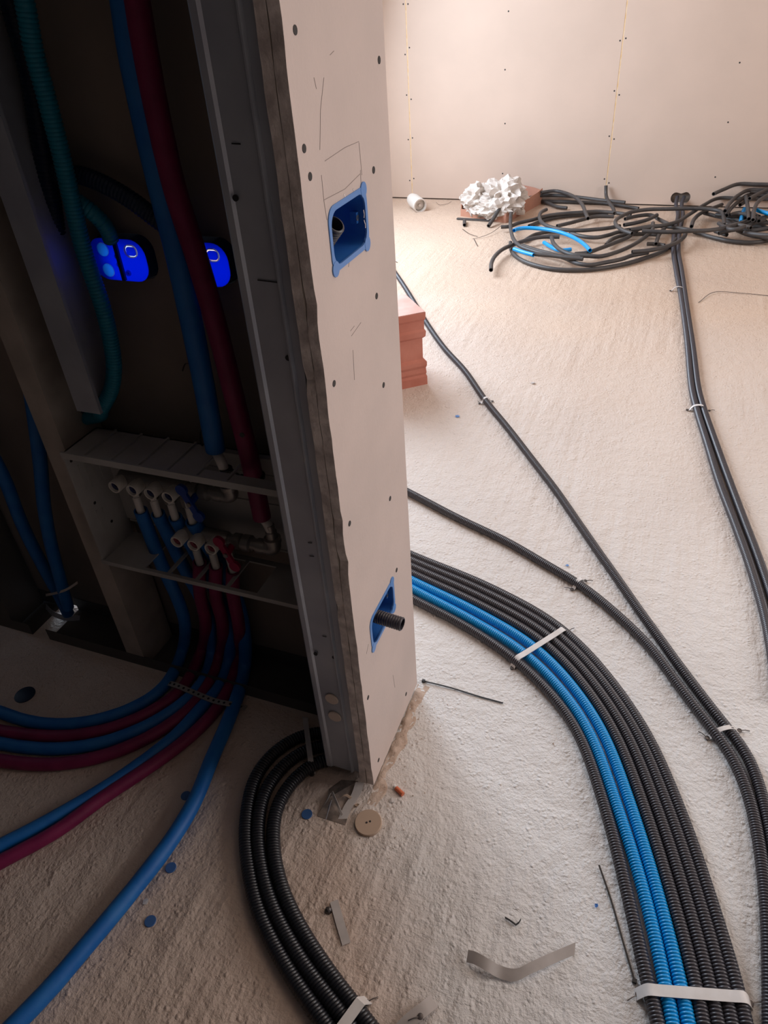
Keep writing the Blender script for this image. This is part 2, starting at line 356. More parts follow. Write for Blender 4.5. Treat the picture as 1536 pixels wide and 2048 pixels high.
# ---------------------------------------------------------------- partition wall W (boarded on its far side) and wall end B
XB = 0.003   # painted face of the wall end
wp = thing('wall_partition', kind='structure', loc=(0, .215, 0))
bx_back = [(-.405, .85), (-.275, .85)]      # 3 module boxes through the far board (centre x, z)
ppx = lambda px, py: at(px, py, 1, .215)
b1 = ppx(254, 512); b2 = ppx(412, 520); bx_back = [(b1.x, b1.z), (b2.x, b2.z)]
hl = [rrect(x, z, .104, .066, .024) for x, z in bx_back]
pb = MB(); plate(pb, [(XL, .012), (-.895, .012), (-.89, .035), (-.875, .042), (-.862, .035), (-.86, .012), (.0, .012), (.0, H - .002), (XL, H - .002)], hl, .215, .2275, lambda x, z, t: (x, t, z), 0, 1)
pb.build('plasterboard', [M['backpaper'], M['gypsum']], wp, smooth=False)
pb = MB(); plate(pb, [(XL, .012), (-.895, .012), (-.89, .035), (-.875, .042), (-.862, .035), (-.86, .012), (.0, .012), (.0, H - .002), (XL, H - .002)], hl, .228, .2405, lambda x, z, t: (x, t, z), 0, 1)
pb.build('plasterboard', [M['board'], M['gypsum']], wp, smooth=False)
# floor track of the partition
tk = MB()
for xa, xb in ((XL, -.885), (-.835, -.10)):
    tk.box(((xa + xb) / 2, .165, .0008), (xb - xa, .10, .0016)); tk.box(((xa + xb) / 2, .1155, .016), (xb - xa, .0012, .032)); tk.box(((xa + xb) / 2, .2135, .02), (xb - xa, .0012, .04))
tag(tk.build('floor_track', M['darkmetal'], smooth=False), 'dark metal track lying on the floor under the open stud partition', 'track')

# wall end: two layers of plasterboard with ragged sawn front edges
we = thing('wall_end', kind='structure', loc=(0, 0, 0))
bc = [(.102, .938), (.102, .340)]
jr = random.Random(11)
def board_layer(x0, x1, seed, matface):
    r_ = random.Random(seed); fr_edge = []
    n = 150
    for i in range(n + 1):
        z = .012 + (H - .02) * i / n; y = .0 + 0.0018 * noise.noise(Vector((seed, z * 18, 0))) + r_.uniform(-.0007, .0007)
        if r_.random() < .05: y += .004
        fr_edge.append((y, z))
    out = fr_edge + [(.2405, H - .008), (.2405, .012)]
    mb = MB(); plate(mb, out, [rrect(y, z, .100, .064, .018) for y, z in bc], x1, x0, lambda a, b, t: (t, a, b), 0, 1)
    return mb.build('plasterboard', [matface, M['gypsum']], we, smooth=False)
board_layer(XB - .0123, XB, 5, M['board_b'])
board_layer(XB - .025, XB - .0130, 9, M['backpaper'])
sp = MB().lathe((0, 0, 0), (1, 0, 0), [(-.001, .0042), (.0005, .0040), (.0004, .001)], 12).build('screw', M['screw'], smooth=False)
first = True
for px, py in ((608, 297), (620, 353), (747, 340), (753, 592), (668, 767), (767, 770), (780, 997), (699, 1047), (793, 1140), (802, 1248), (736, 1395), (812, 1388), (757, 1520), (758, 120), (590, 60)):
    p = at(px, py, 0, XB); o = sp if first else sp.copy()
    if not first: COL.objects.link(o)
    first = False; o.location = p; o.parent = we
def pline(pts, wd=.0005):
    mb = MB(); P = [at(px, py, 0, XB + .0002) for px, py in pts]
    sides = []
    for i in range(len(P)):
        t = (P[min(i + 1, len(P) - 1)] - P[max(i - 1, 0)]).normalized(); sides.append(t.cross(Vector((1, 0, 0))))
    ribbon(mb, P, sides, wd, .0002); return mb
for pts in ([(648, 400), (690, 378), (720, 348)], [(721, 340), (723, 382)], [(643, 350), (648, 402), (654, 440)], [(718, 285), (724, 350)], [(650, 322), (690, 295), (718, 283)],
            [(640, 300), (641, 220), (648, 155)], [(628, 155), (633, 178)], [(660, 110), (668, 102)], [(700, 515), (697, 534)], [(737, 1288), (733, 1308)], [(701, 662), (709, 652)], [(706, 700), (709, 760)], [(786, 1350), (790, 1375)], [(703, 672), (722, 645)]):
    pline(pts).build('pencil_line', M['pencil'], we, smooth=False)
# little torn paper fringes round the upper opening
for a, b in (((727, 398), (733, 405)), ((727, 420), (728, 436)), ((688, 388), (691, 400)), ((706, 378), (708, 384)), ((716, 500), (718, 506)), ((728, 440), (731, 456)), ((787, 1185), (786, 1195))):
    mb = pline([a, ((a[0] + b[0]) / 2 + 1, (a[1] + b[1]) / 2), b], .0016); mb.build('torn_paper', M['gypsum'], we, smooth=False)

# 3 module flush boxes in the wall end
def flush_box(c, label, group):
    y, z = c; t = thing('flush_box', label, 'electrical box', (0, y, z), group)
    f3 = lambda a, b, tt: (tt, a, b); mb = MB()
    # flange ring, slightly rotated lugs
    out = rrect(0, 0, .106, .068, .016)
    plate(mb, out, [rrect(0, 0, .094, .056, .016)], XB + .0012, XB - .001, f3); o = mb.build('flange', M['boxblue2'], t, smooth=False)
    for sy, sz in ((1, 1), (-1, -1), (1, -1)):
        m2 = MB(); m2.lathe((XB + .0003, sy * .046, sz * .030), (1, 0, 0), [(-.001, .0085), (.0012, .0085)], 14); m2.build('corner_lug', M['boxblue2'], t)
    mb = MB(); R0 = rrect(0, 0, .0955, .0575, .0165); R1 = rrect(0, 0, .093, .055, .015); n = len(R0)
    D = -.050
    vs = [(XB, a, b) for a, b in R0] + [(D, a, b) for a, b in R1]; fs = [(i, (i + 1) % n, n + (i + 1) % n, n + i) for i in range(n)] + [tuple(n + i for i in range(n))]
    mb.add(vs, fs)
    mb.build('shell', M['boxblue'], t)
    for zz in (-.018, .018):
        MB().lathe((D + .0005, -.02, zz), (1, 0, 0), [(0, .009), (.0015, .009)], 18).build('knockout', M['boxblue'], t)
    for sy in (-1, 1):
        m2 = MB(); m2.box((XB - .012, sy * .0435, 0), (.008, .007, .012)); m2.build('screw_post', M['boxblue'], t, smooth=False)
        MB().lathe((XB - .008, sy * .0425, 0), (1, 0, 0), [(0, .0032), (.0006, .0032), (.0006, .0016), (-.001, .0016)], 14).build('threaded_insert', M['nickel'], t)
    return t
M['boxblue2'] = mat('pale_blue_box_rim', (0.11, 0.27, 0.62), 0.35)
flush_box(bc[0], 'blue flush electrical box in the wall end, the upper one with a conduit bent inside', None)
flush_box(bc[1], 'blue flush electrical box low in the wall end with a conduit poking straight out', None)
tag(tube('conduit', [(-.045, .082, .888), (-.034, .087, .908), (-.020, .088, .930), (-.004, .083, .948)], .0115, M['black'], 18, .0042, .0014), 'black corrugated conduit end bent up inside the upper blue flush box', 'conduit')
pe = [(-.048, .095, .342), (-.02, .093, .343), (.012, .090, .343), (.042, .088, .342)]
tag(tube('conduit', pe, .0115, M['black'], 20, .0042, .0012), 'black corrugated conduit end sticking out of the lower blue flush box', 'conduit')

# stud at the wall end (web towards the camera)
def metal_stud(name, label, prof, z0, z1, m='galv', th=.0012):
    mb = MB(); extrude_profile(mb, prof, z0, z1, th)
    return mb
st = thing('metal_stud', 'galvanised metal stud at the wall end with two pale round stickers near its foot', 'stud', (-.055, .01, 0))
def zprof(xs): return xs
mb = MB(); prof = [(-.088, .045), (-.0885, .004), (-.0868, .0010), (-.0850, .0002), (-.0780, .0004), (-.0750, .0035), (-.041, .0035), (-.0392, .0010), (-.0370, .0010), (-.0352, .0060), (-.0245, .0060), (-.0235, .045)]
extrude_profile(mb, prof, .03, H - .01, .0010)
part_of(mb.build('web', M['galv'], smooth=True, angle=25), st)
for px, py in ((576, 716), (472, 480), (471, 396), (631, 1308), (668, 1315), (484, 870)):
    p = at(px, py, 1, .003 if px not in (471, 631) else .0003)
    part_of(MB().lathe((p.x, p.y + .001, p.z), (0, -1, 0), [(0, .0033), (.0016, .0033)], 14).build('screw_hole', M['marker'], smooth=False), st)
for a, b in (((515, 560), (556, 565)), ((463, 287), (481, 288)), ((645, 1272), (653, 1274)), ((616, 1085), (624, 1086)), ((619, 1112), (628, 1113))):
    A = at(*a, 1, .0024); B = at(*b, 1, .0024); mb = MB(); ribbon(mb, [A, B], Vector((0, 0, 1)), .0013, .0004)
    part_of(mb.build('marker_line', M['marker'], smooth=False), st)
for px, py in ((664, 1397), (670, 1432)):
    p = at(px, py, 1, .003)
    mb = MB().lathe((p.x, .0034, p.z), (0, -1, .0), [(0, .0112), (.002, .0118), (.0028, .0112)], 28)
    part_of(mb.build('round_sticker', M['magnet'], smooth=True), st)
# second layer of the stud: channel behind reaching the far board, and another stud by the far corner
mb = MB(); extrude_profile(mb, [(-.088, .17), (-.088, .212), (-.024, .212), (-.024, .17)], .005, H - .01, .001)
tag(mb.build('metal_stud', M['galv'], smooth=False), 'galvanised metal stud in the back corner behind the wall end boards', 'stud')

# left stud of the cabinet bay
ls = MB(); extrude_profile(ls, [(-.600, .121), (-.612, .115), (-.567, .115), (-.5655, .208), (-.612, .208), (-.612, .200)], .004, H - .01, .0010)
o = tag(ls.build('metal_stud', M['galv_dusty'], smooth=False), 'full height dusty metal stud left of the manifold cabinet', 'stud')
hs = MB(); extrude_profile(hs, [(-.492, .20), (-.492, .100), (-.446, .100), (-.446, .106)], .642, H - .01, .0009)
tag(hs.build('metal_stud', M['galv'], smooth=False), 'short metal stud cut off just above the manifold cabinet', 'stud')
# far left pieces in the dark bay
hs = MB(); extrude_profile(hs, [(-.98, .121), (-.98, .115), (-.935, .115), (-.935, .208)], .004, H - .01, .001)
tag(hs.build('metal_stud', M['darkmetal'], smooth=False), 'dark metal stud at the far left edge of the partition', 'stud')

# boxes through the partition board, seen from behind and lit from the bright room
for i, (x, z) in enumerate(bx_back):
    t = thing('back_box', ['blue translucent box in the partition seen between teal conduit and blue riser', 'blue translucent box in the partition seen half behind the red riser'][i], 'electrical box', (x, .19, z))
    f3 = lambda a, b, tt: (a, tt, b); yb = .196 - .190
    mb = MB(); plate(mb, rrect(0, 0, .099, .061, .024), [rrect(-.024, .014, .02, .02, .0099), rrect(-.024, -.016, .02, .02, .0099), rrect(.026, .014, .020, .016, .007)], yb, yb + .0012, f3); plate(mb, rrect(.0255, .0135, .0165, .0125, .005), [], yb, yb + .0012, f3)
    R0 = rrect(0, 0, .099, .061, .024); R1 = rrect(0, 0, .103, .065, .024); n = len(R0)
    mb.build('shell', M['boxthin'], t, smooth=False)
    mb = MB(); mb.add([f3(a, b, yb) for a, b in R0] + [f3(a, b, .0505) for a, b in R1], [(k, (k + 1) % n, n + (k + 1) % n, n + k) for k in range(n)])
    mb.build('side_wall', M['boxside'], t, smooth=False)
    m2 = MB(); m2.box((.002, yb - .002, 0), (.006, .004, .058)); m2.build('divider', M['boxside'], t, smooth=False)
    for cx, cz in ((-.024, .014), (-.024, -.016)):
        m2 = MB(); plate(m2, rrect(cx, cz, .0195, .0195, .0097), [], yb - .001, yb, f3); m2.build('knockout', M['boxthinlight'], t, smooth=False)
    for cx, cz in ((.0, .006), (.0, -.006), (.012, -.018)):
        m2 = MB(); m2.lathe((cx, yb - .0005, cz), (0, -1, 0), [(0, .0045), (.003, .004), (.003, .0025), (0, .0025)], 16); m2.build('screw_boss', M['boxthinlight'], t)
    m2 = MB(); plate(m2, rrect(.026, .014, .0225, .0185, .009), [rrect(.026, .014, .0200, .0160, .007)], yb - .002, yb, f3); m2.build('cable_collar', M['clear'], t, smooth=False)

# ---------------------------------------------------------------- conduits on the floor
RC = .0104
def path(pts, z=RC): return [fl(px, py, z) for px, py in pts]
TS = [  # seven tubes, stations from behind the wall end to below the frame
 [(815, 1193), (1045, 1332), (1145, 1444), (1211, 1619), (1256, 1793), (1297, 1973), (1316, 2048)],
 [(815, 1173), (1062, 1317), (1168, 1444), (1236, 1619), (1290, 1793), (1331, 1973), (1345, 2048)],
 [(815, 1157), (1080, 1303), (1194, 1443), (1264, 1619), (1317, 1793), (1362, 1973), (1377, 2048)],
 [(815, 1143), (1095, 1291), (1217, 1442), (1290, 1619), (1344, 1793), (1393, 1973), (1407, 2048)],
 [(815, 1130), (1108, 1281), (1239, 1441), (1315, 1619), (1371, 1793), (1421, 1973), (1436, 2048)],
 [(815, 1118), (1120, 1272), (1259, 1440), (1338, 1619), (1396, 1793), (1448, 1973), (1464, 2048)],
 [(815, 1107), (1131, 1264), (1277, 1440), (1360, 1619), (1420, 1793), (1474, 1973), (1492, 2048)]]
# fair curve: interpolate stations with extra mid points taken from the photograph's arc
mid = {0: [(930, 1252)], 1: [(940, 1238)], 2: [(950, 1222)], 3: [(958, 1209)], 4: [(966, 1197)], 5: [(974, 1186)], 6: [(982, 1176)]}
labs = ['innermost black corrugated conduit of the big floor bundle, left of the two blue ones', 'left one of the two bright blue conduits in the big floor bundle', 'right one of the two bright blue conduits in the big floor bundle',
        'black corrugated conduit touching the right blue one in the big floor bundle', 'black corrugated conduit in the big floor bundle, third from its outer edge',
        'black corrugated conduit in the big floor bundle, second from its outer edge', 'outermost black corrugated conduit on the right edge of the big floor bundle']
for i, st_ in enumerate(TS):
    P = path(st_[:1] + mid[i] + st_[1:]); d0 = (P[0] - P[1]).normalized(); d1 = (P[-1] - P[-2]).normalized()
    P = [P[0] + d0 * .5 + Vector((-.02 * i * .3, .06, 0)), P[0] + d0 * .25 + Vector((0, .015, 0))] + P + [P[-1] + d1 * .12, P[-1] + d1 * .3]
    tag(tube('conduit', P, RC, M['cyan'] if i in (1, 2) else M['black'], 14, .0047, .0015, smooth_it=25), labs[i], 'conduit', 'conduits in the big floor bundle')
A = [(700, 930), (802, 977), (915, 1036), (1017, 1085), (1085, 1125), (1159, 1169), (1220, 1217), (1300, 1294), (1349, 1360), (1392, 1417), (1431, 1466), (1462, 1510), (1486, 1560), (1504, 1615), (1519, 1690), (1529, 1765), (1536, 1860), (1540, 2060)]
B = [(700, 410), (780, 530), (812, 578), (857, 652), (890, 698), (930, 742), (970, 800), (1015, 855), (1068, 924), (1112, 981), (1152, 1039), (1196, 1103), (1237, 1161), (1279, 1222), (1314, 1270), (1349, 1319), (1387, 1370), (1419, 1412), (1453, 1455), (1487, 1497), (1512, 1550), (1530, 1615), (1545, 1690), (1556, 1765), (1565, 1860), (1570, 2060)]
tag(tube('conduit', path(A), RC, M['black'], 14, .0047, .0015, smooth_it=12), 'black conduit curving out from behind the wall end above the big bundle', 'conduit')
tag(tube('conduit', path(B), RC, M['black'], 14, .0047, .0015, smooth_it=12), 'long black conduit running diagonally from behind the brick to the lower right', 'conduit')
C1 = [(1363, 398), (1356, 425), (1348, 470), (1347, 505), (1352, 540), (1362, 592), (1374, 679), (1384, 780), (1395, 825), (1414, 886), (1439, 967), (1472, 1053), (1504, 1143), (1530, 1233), (1546, 1320), (1556, 1400)]
C2 = [(1368, 398), (1366, 425), (1358, 470), (1357, 505), (1363, 540), (1373, 609), (1386, 696), (1397, 780), (1408, 820), (1427, 875), (1454, 950), (1487, 1038), (1518, 1120), (1546, 1205), (1564, 1290), (1576, 1400)]
for pts, lb, y in ((C1, 'left conduit of the black pair running down from the hole in the back wall', 0), (C2, 'right conduit of the black pair running down from the hole in the back wall', 1)):
    P = path(pts); P[0] = Vector((.300 + y * .036, 4.006, .05)); P.insert(1, Vector((.300 + y * .03, 3.93, .028)))
    tag(tube('conduit', P, RC, M['black'], 12, .0055, .0014, smooth_it=6), lb, 'conduit', None)
K = [[(640, 1464), (590, 1476), (540, 1512), (508, 1556), (497, 1600), (490, 1672), (497, 1737), (514, 1818), (540, 1875), (569, 1930), (598, 1975), (632, 2024), (665, 2070), (710, 2130)],
     [(645, 1490), (605, 1502), (560, 1538), (532, 1575), (520, 1610), (514, 1672), (523, 1743), (544, 1815), (573, 1872), (607, 1930), (641, 1976), (679, 2024), (712, 2070), (755, 2130)],
     [(652, 1517), (622, 1528), (585, 1562), (560, 1595), (548, 1630), (545, 1680), (553, 1743), (573, 1803), (602, 1860), (634, 1911), (668, 1960), (706, 2009), (745, 2060), (790, 2120)]]
for i, pts in enumerate(K):
    P = path(pts, .012); P.insert(0, P[0] + Vector((.05, .012, .0)))
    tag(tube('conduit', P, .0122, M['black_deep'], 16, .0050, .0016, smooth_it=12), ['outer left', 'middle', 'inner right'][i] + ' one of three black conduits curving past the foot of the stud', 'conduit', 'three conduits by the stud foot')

# ---------------------------------------------------------------- manifold cabinet
cabx0, cabx1, cz0, cz1, cy0, cy1 = -.562, -.075, .312, .551, .100, .192
cab = thing('manifold_cabinet', 'dusty white plastic manifold cabinet set between the metal studs', 'cabinet', ((cabx0 + cabx1) / 2, (cy0 + cy1) / 2, cz0))
th = .003
def cbox(name, x0, x1, y0, y1, z0, z1, m='abs'):
    return part_of(MB().box(((x0 + x1) / 2, (y0 + y1) / 2, (z0 + z1) / 2), (x1 - x0, y1 - y0, z1 - z0)).build(name, M[m], smooth=False), cab)
cbox('back_panel', cabx0, cabx1, cy1 - th, cy1, cz0 + .04, cz1)
cbox('side_panel', cabx0, cabx0 + th, cy0, cy1, cz0, cz1)
# top panel with ribs; open slots where the risers enter
slot = [(-.305, .125), (-.155, .125), (-.155, .178), (-.305, .178)]
mb = MB(); plate(mb, [(cabx0, cy0), (cabx1, cy0), (cabx1, cy1), (cabx0, cy1)], [slot], cz1, cz1 - th, lambda a, b, t: (a, b, t)); part_of(mb.build('top_panel', M['abs'], smooth=False), cab)
for k in range(6):
    x = cabx0 + .045 + k * .055
    part_of(MB().box((x, (cy0 + cy1) / 2, cz1 + .002), (.004, cy1 - cy0 - .004, .004)).build('rib', M['abs'], smooth=False), cab)
cbox('front_lip', cabx0, cabx1, cy0 - .002, cy0 + .002, cz1 - .008, cz1 + .004)
cbox('front_lip', cabx0, cabx1, cy0 - .002, cy0 + .002, cz0 - .003, cz0 + .006)
# bottom panel open frame
holes = []; xs = [-.47, -.422, -.415, -.362, -.355, -.298, -.291, -.235]
for k in range(0, 8, 2): holes.append([(xs[k], cy0 + .008), (xs[k + 1], cy0 + .008), (xs[k + 1], cy1 - .012), (xs[k], cy1 - .012)])
mb = MB(); plate(mb, [(cabx0, cy0), (cabx1, cy0), (cabx1, cy1), (cabx0, cy1)], holes, cz0, cz0 + th, lambda a, b, t: (a, b, t)); part_of(mb.build('bottom_panel', M['abs'], smooth=False), cab)
# embossed pattern on the left side panel
for k, (yy, zz, hh) in enumerate(((.122, .49, .05), (.137, .49, .06), (.152, .49, .06), (.167, .485, .05), (.125, .39, .05), (.140, .385, .05))):
    part_of(MB().box((cabx0 + th + .0008, yy, zz), (.0016, .003, hh)).build('embossed_rib', M['abs'], smooth=False), cab)
for yy, zz in ((.112, .530), (.128, .430), (.150, .372)):
    part_of(MB().lathe((cabx0 + th, yy, zz), (1, 0, 0), [(0, .0030), (.0006, .0030)], 12).build('fixing_hole', M['marker'], smooth=False), cab)
for zz in (.35, .45, .51):
    part_of(MB().box(((cabx0 + cabx1) / 2, cy1 - th - .001, zz), (cabx1 - cabx0 - .02, .002, .004)).build('back_rib', M['abs'], smooth=False), cab)

def manifold(capspx, valvepx, elbowpx, toppx, outdir, yc, mcap, mh, label, nstub):
    caps = [at(px, py, 1, yc - .034) for px, py in capspx]; zc = sum(c.z for c in caps) / len(caps) ; el = at(*elbowpx, 1, yc)
    zc = (zc + el.z) / 2 if False else zc
    t = thing('manifold', label, 'manifold', (caps[0].x, yc, zc))
    x0 = caps[0].x - .012; x1 = el.x
    add = lambda mb, n, m, **k: part_of(mb.build(n, M[m], **k), t)
    mb = MB(); mb.lathe((x0, yc, zc), (1, 0, 0), [(0, .010), (.003, .0135), (caps[-1].x + .014 - x0, .0135), (caps[-1].x + .018 - x0, .011)], 18); add(mb, 'header_body', 'nickel')
    outs = []
    for c in caps:
        mb = MB(); mb.lathe((c.x, yc - .008, zc), (0, -1, 0), [(0, .010), (.006, .0120), (.024, .0120), (.0265, .0112), (.0265, .0092), (.020, .0090)], 22); cp = add(mb, 'cap', 'cap')
        mb = MB(); mb.lathe((c.x, yc - .0282, zc), (0, -1, 0), [(0, .0088), (.001, .0088), (.0012, .003), (.004, .0025)], 16); ci = mb.build('cap_insert', M[mcap]); ci.parent = cp
        mb = MB(); d = Vector((.10, -.10, -1)).normalized(); p = Vector((c.x + .008, yc, zc))
        mb.lathe(p + d * .010, d, [(.004, .008), (.010, .0105), (.026, .0105), (.028, .008)], 6); add(mb, 'compression_nut', 'nickel', smooth=False)
        mb = MB(); mb.cyl(p + d * .034, p + d * .070, .0072, 16); add(mb, 'pipe_stub', 'pex'); outs.append(p + d * .066)
    v = at(*valvepx, 1, yc - .01)
    vx = v.x
    mb = MB(); L = x1 - caps[-1].x - .016; mb.lathe((caps[-1].x + .016, yc, zc), (1, 0, 0), [(0, .0105), (L * .15, .0105), (L * .17, .0145), (L * .32, .0145), (L * .34, .0115), (L * .4, .0155), (L * .58, .0155), (L * .62, .011), (L * .75, .011), (L * .76, .0135), (L * .9, .0135), (L, .0115)], 18); add(mb, 'ball_valve', 'nickel')
    # butterfly handle
    mb = MB(); mb.cyl((vx, yc - .010, zc - .002), (vx, yc - .030, zc - .006), .006, 14); mb.box((vx, yc - .031, zc - .006), (.012, .005, .058), (Vector((.92, 0, .38)), Vector((0, 1, 0)), Vector((-.38, 0, .92))))
    mb.lathe((vx - .010, yc - .034, zc + .020), (0, 1, 0), [(0, .0105), (.006, .0105)], 14); mb.lathe((vx + .011, yc - .034, zc - .030), (0, 1, 0), [(0, .0105), (.006, .0105)], 14); bh = add(mb, 'butterfly_handle', mh)
    mb = MB(); mb.lathe((vx, yc - .0335, zc - .006), (0, -1, 0), [(0, .0045), (.003, .0045)], 6); hn = mb.build('handle_nut', M['nickel'], smooth=False); hn.parent = bh
    # elbow up to the riser
    topw = at(*toppx, 1, yc)
    pts = [(x1 - .004, yc, zc), (x1 + .008, yc, zc), (x1 + .013, yc, zc + .005), (x1 + .013, yc, zc + .020)]
    e = tube('elbow', pts, .0125, M['nickel'], 16, step=.003, hollow=False); part_of(e, t)
    mb = MB(); mb.lathe((x1 + .013, yc, zc + .014), (0, 0, 1), [(0, .0125), (.002, .0150), (.010, .0150), (.012, .0105), (.024, .0100), (.026, .008), (.038, .0078)], 18); add(mb, 'union', 'nickel')
    return t, outs, Vector((x1 + .013, yc, zc + .052)), zc
m1, outs1, top1, z1c = manifold([(228, 975), (264, 983), (299, 988), (335, 995)], (400, 1015), (452, 1000), (455, 960), None, .150, 'capblue', 'hblue', 'upper nickel manifold with four white caps and a dark blue valve handle', 4)
m2, outs2, top2, z2c = manifold([(352, 1083), (386, 1092), (421, 1100)], (475, 1130), (538, 1108), (540, 1070), None, .150, 'capred', 'hred', 'lower nickel manifold with three white caps and a red valve handle', 3)

# risers: insulated pipes coming down from above
def riser(topp, pixels, y, r, m, label, bare_px, seg=20):
    t = thing('insulated_pipe', label, 'pipe', (topp.x, y, topp.z))
    P = [at(px, py, 1, y) for px, py in pixels]
    if P[0].z < P[-1].z: pass
    up = Vector((P[0].x + (P[0].x - P[1].x) * .4, P[0].y, H - .02)); P = [up] + P
    o = tube('insulation_sleeve', P, r, m, seg, step=.02, hollow=True, wob=.02); part_of(o, t)
    b = at(*bare_px, 1, y); o = tube('bare_pipe', [P[-1] + Vector((0, 0, .03)), P[-1], (P[-1] + topp) / 2, topp - Vector((0, 0, .012))], .0082, M['pex'], 16, step=.006, hollow=False); part_of(o, t)
    return t
riser(top1, [(238, -60), (262, 100), (290, 240), (322, 380), (352, 500), (382, 640), (408, 770), (431, 900)], .150, .0158, M['blue_foam'], 'thick blue insulated pipe coming down to the upper manifold', (455, 960))
riser(top2, [(262, -60), (283, 60), (315, 230), (350, 380), (395, 520), (435, 660), (470, 800), (500, 920), (524, 1035)], .150, .0150, M['red_foam'], 'thick dark red insulated pipe coming down to the lower manifold', (540, 1070))
# black cable ties on the two risers
def cabletie(p, r, d, tail, label):
    mb = MB(); mb.lathe(p - d * .002, d, [(0, r), (0, r + .0016), (.004, r + .0016), (.004, r)], 18); mb.box(p + Vector(tail).normalized() * (r + .004), (.006, .006, .005))
    ribbon(mb, [p + Vector(tail).normalized() * (r + .005), p + Vector(tail).normalized() * (r + .02), p + Vector(tail).normalized() * (r + .032) + Vector((0, 0, -.003))], (0, 0, 1), .0035, .001)
    return tag(mb.build('cable_tie', M['marker']), label, 'cable tie')
cabletie(at(452, 938, 1, .150), .009, Vector((0, 0, 1)), (1, -.3, .0), 'black cable tie round the bare end of the blue riser')
cabletie(at(509, 952, 1, .150), .0155, Vector((.1, 0, 1)).normalized(), (-1, -.5, .1), 'black cable tie round the red riser inside the cabinet top')

# insulated pipes from the outlets, down and over the floor
YP = .150
def down(outp, lift, floorpts, m, label, r=.0125, ylift=.150):
    P = [outp]
    for px, py in lift: P.append(at(px, py, 1, ylift))
    for px, py in floorpts: P.append(fl(px, py, r + .001))
    return tag(tube('insulated_pipe', P, r, m, 16, step=.012, wob=.03, smooth_it=3), label, 'pipe', 'insulated pipes from the manifolds')
down(outs1[0], [(325, 1133), (352, 1190), (369, 1240)], [(365, 1300), (342, 1355), (315, 1386), (264, 1417), (203, 1438), (135, 1449), (68, 1445), (27, 1434), (0, 1424), (-70, 1400)], M['blue_foam'], 'innermost blue insulated pipe of the arc under the cabinet', ylift=.160)
down(outs2[0], [(400, 1190), (410, 1232)], [(404, 1300), (382, 1350), (359, 1384), (305, 1422), (237, 1452), (152, 1471), (68, 1471), (0, 1462), (-70, 1445)], M['red_foam'], 'innermost red insulated pipe of the arc under the cabinet')
down(outs1[1], [(368, 1135), (398, 1190), (420, 1240)], [(424, 1305), (408, 1360), (370, 1403), (316, 1440), (262, 1466), (203, 1486), (118, 1498), (51, 1495), (0, 1487), (-70, 1475)], M['blue_foam'], 'second blue insulated pipe of the arc, between the two inner red ones', ylift=.174)
down(outs2[1], [(432, 1195), (444, 1240)], [(440, 1310), (420, 1362), (385, 1412), (328, 1457), (254, 1495), (169, 1521), (85, 1529), (0, 1521), (-70, 1508)], M['red_foam'], 'second red insulated pipe, on the outside of the arc at the left edge')
down(outs1[2], [(405, 1130), (435, 1190), (457, 1245)], [(458, 1320), (438, 1375), (402, 1416), (355, 1468), (288, 1522), (203, 1580), (135, 1620), (65, 1659), (0, 1692), (-80, 1737)], M['blue_foam'], 'blue insulated pipe running straight to the lower left beside a red one', ylift=.176)
down(outs2[2], [(466, 1190), (476, 1240)], [(477, 1310), (463, 1365), (430, 1422), (372, 1480), (288, 1541), (203, 1597), (114, 1662), (0, 1724), (-80, 1768)], M['red_foam'], 'red insulated pipe running straight to the lower left edge')
down(outs1[3], [(440, 1130), (470, 1190), (487, 1255)], [(490, 1330), (477, 1385), (457, 1440), (423, 1519), (389, 1603), (342, 1681), (293, 1746), (228, 1826), (163, 1903), (98, 1979), (42, 2037), (-20, 2100)], M['blue_foam'], 'blue insulated pipe sweeping alone to the bottom left corner', r=.0138, ylift=.177)

# perforated zinc band across those pipes
def perfband(pts, label, z=.028, wd=.012, m='zinc'):
    P = [fl(px, py, zz) for (px, py, zz) in pts]; mb = MB(); sd = (P[-1] - P[0]).cross(Vector((0, 0, 1))); Q = [Vector(q) for q in resample(spline(P, .01), .012)]
    ribbon(mb, Q, sd, wd, .0010); t = tag(mb.build('perforated_band', M[m], smooth=False), label, 'strap')
    for q in Q[1:-1]:
        h_ = MB().lathe(q + Vector((0, 0, .0006)), (0, 0, 1), [(0, .0026), (.0004, .0026)], 8).build('hole', M['marker'], t, smooth=False)
    return t
perfband([(325, 1366, .004), (345, 1368, .026), (385, 1384, .0275), (430, 1402, .0275), (460, 1408, .029), (492, 1416, .003)], 'perforated zinc band holding the pipes down below the cabinet')

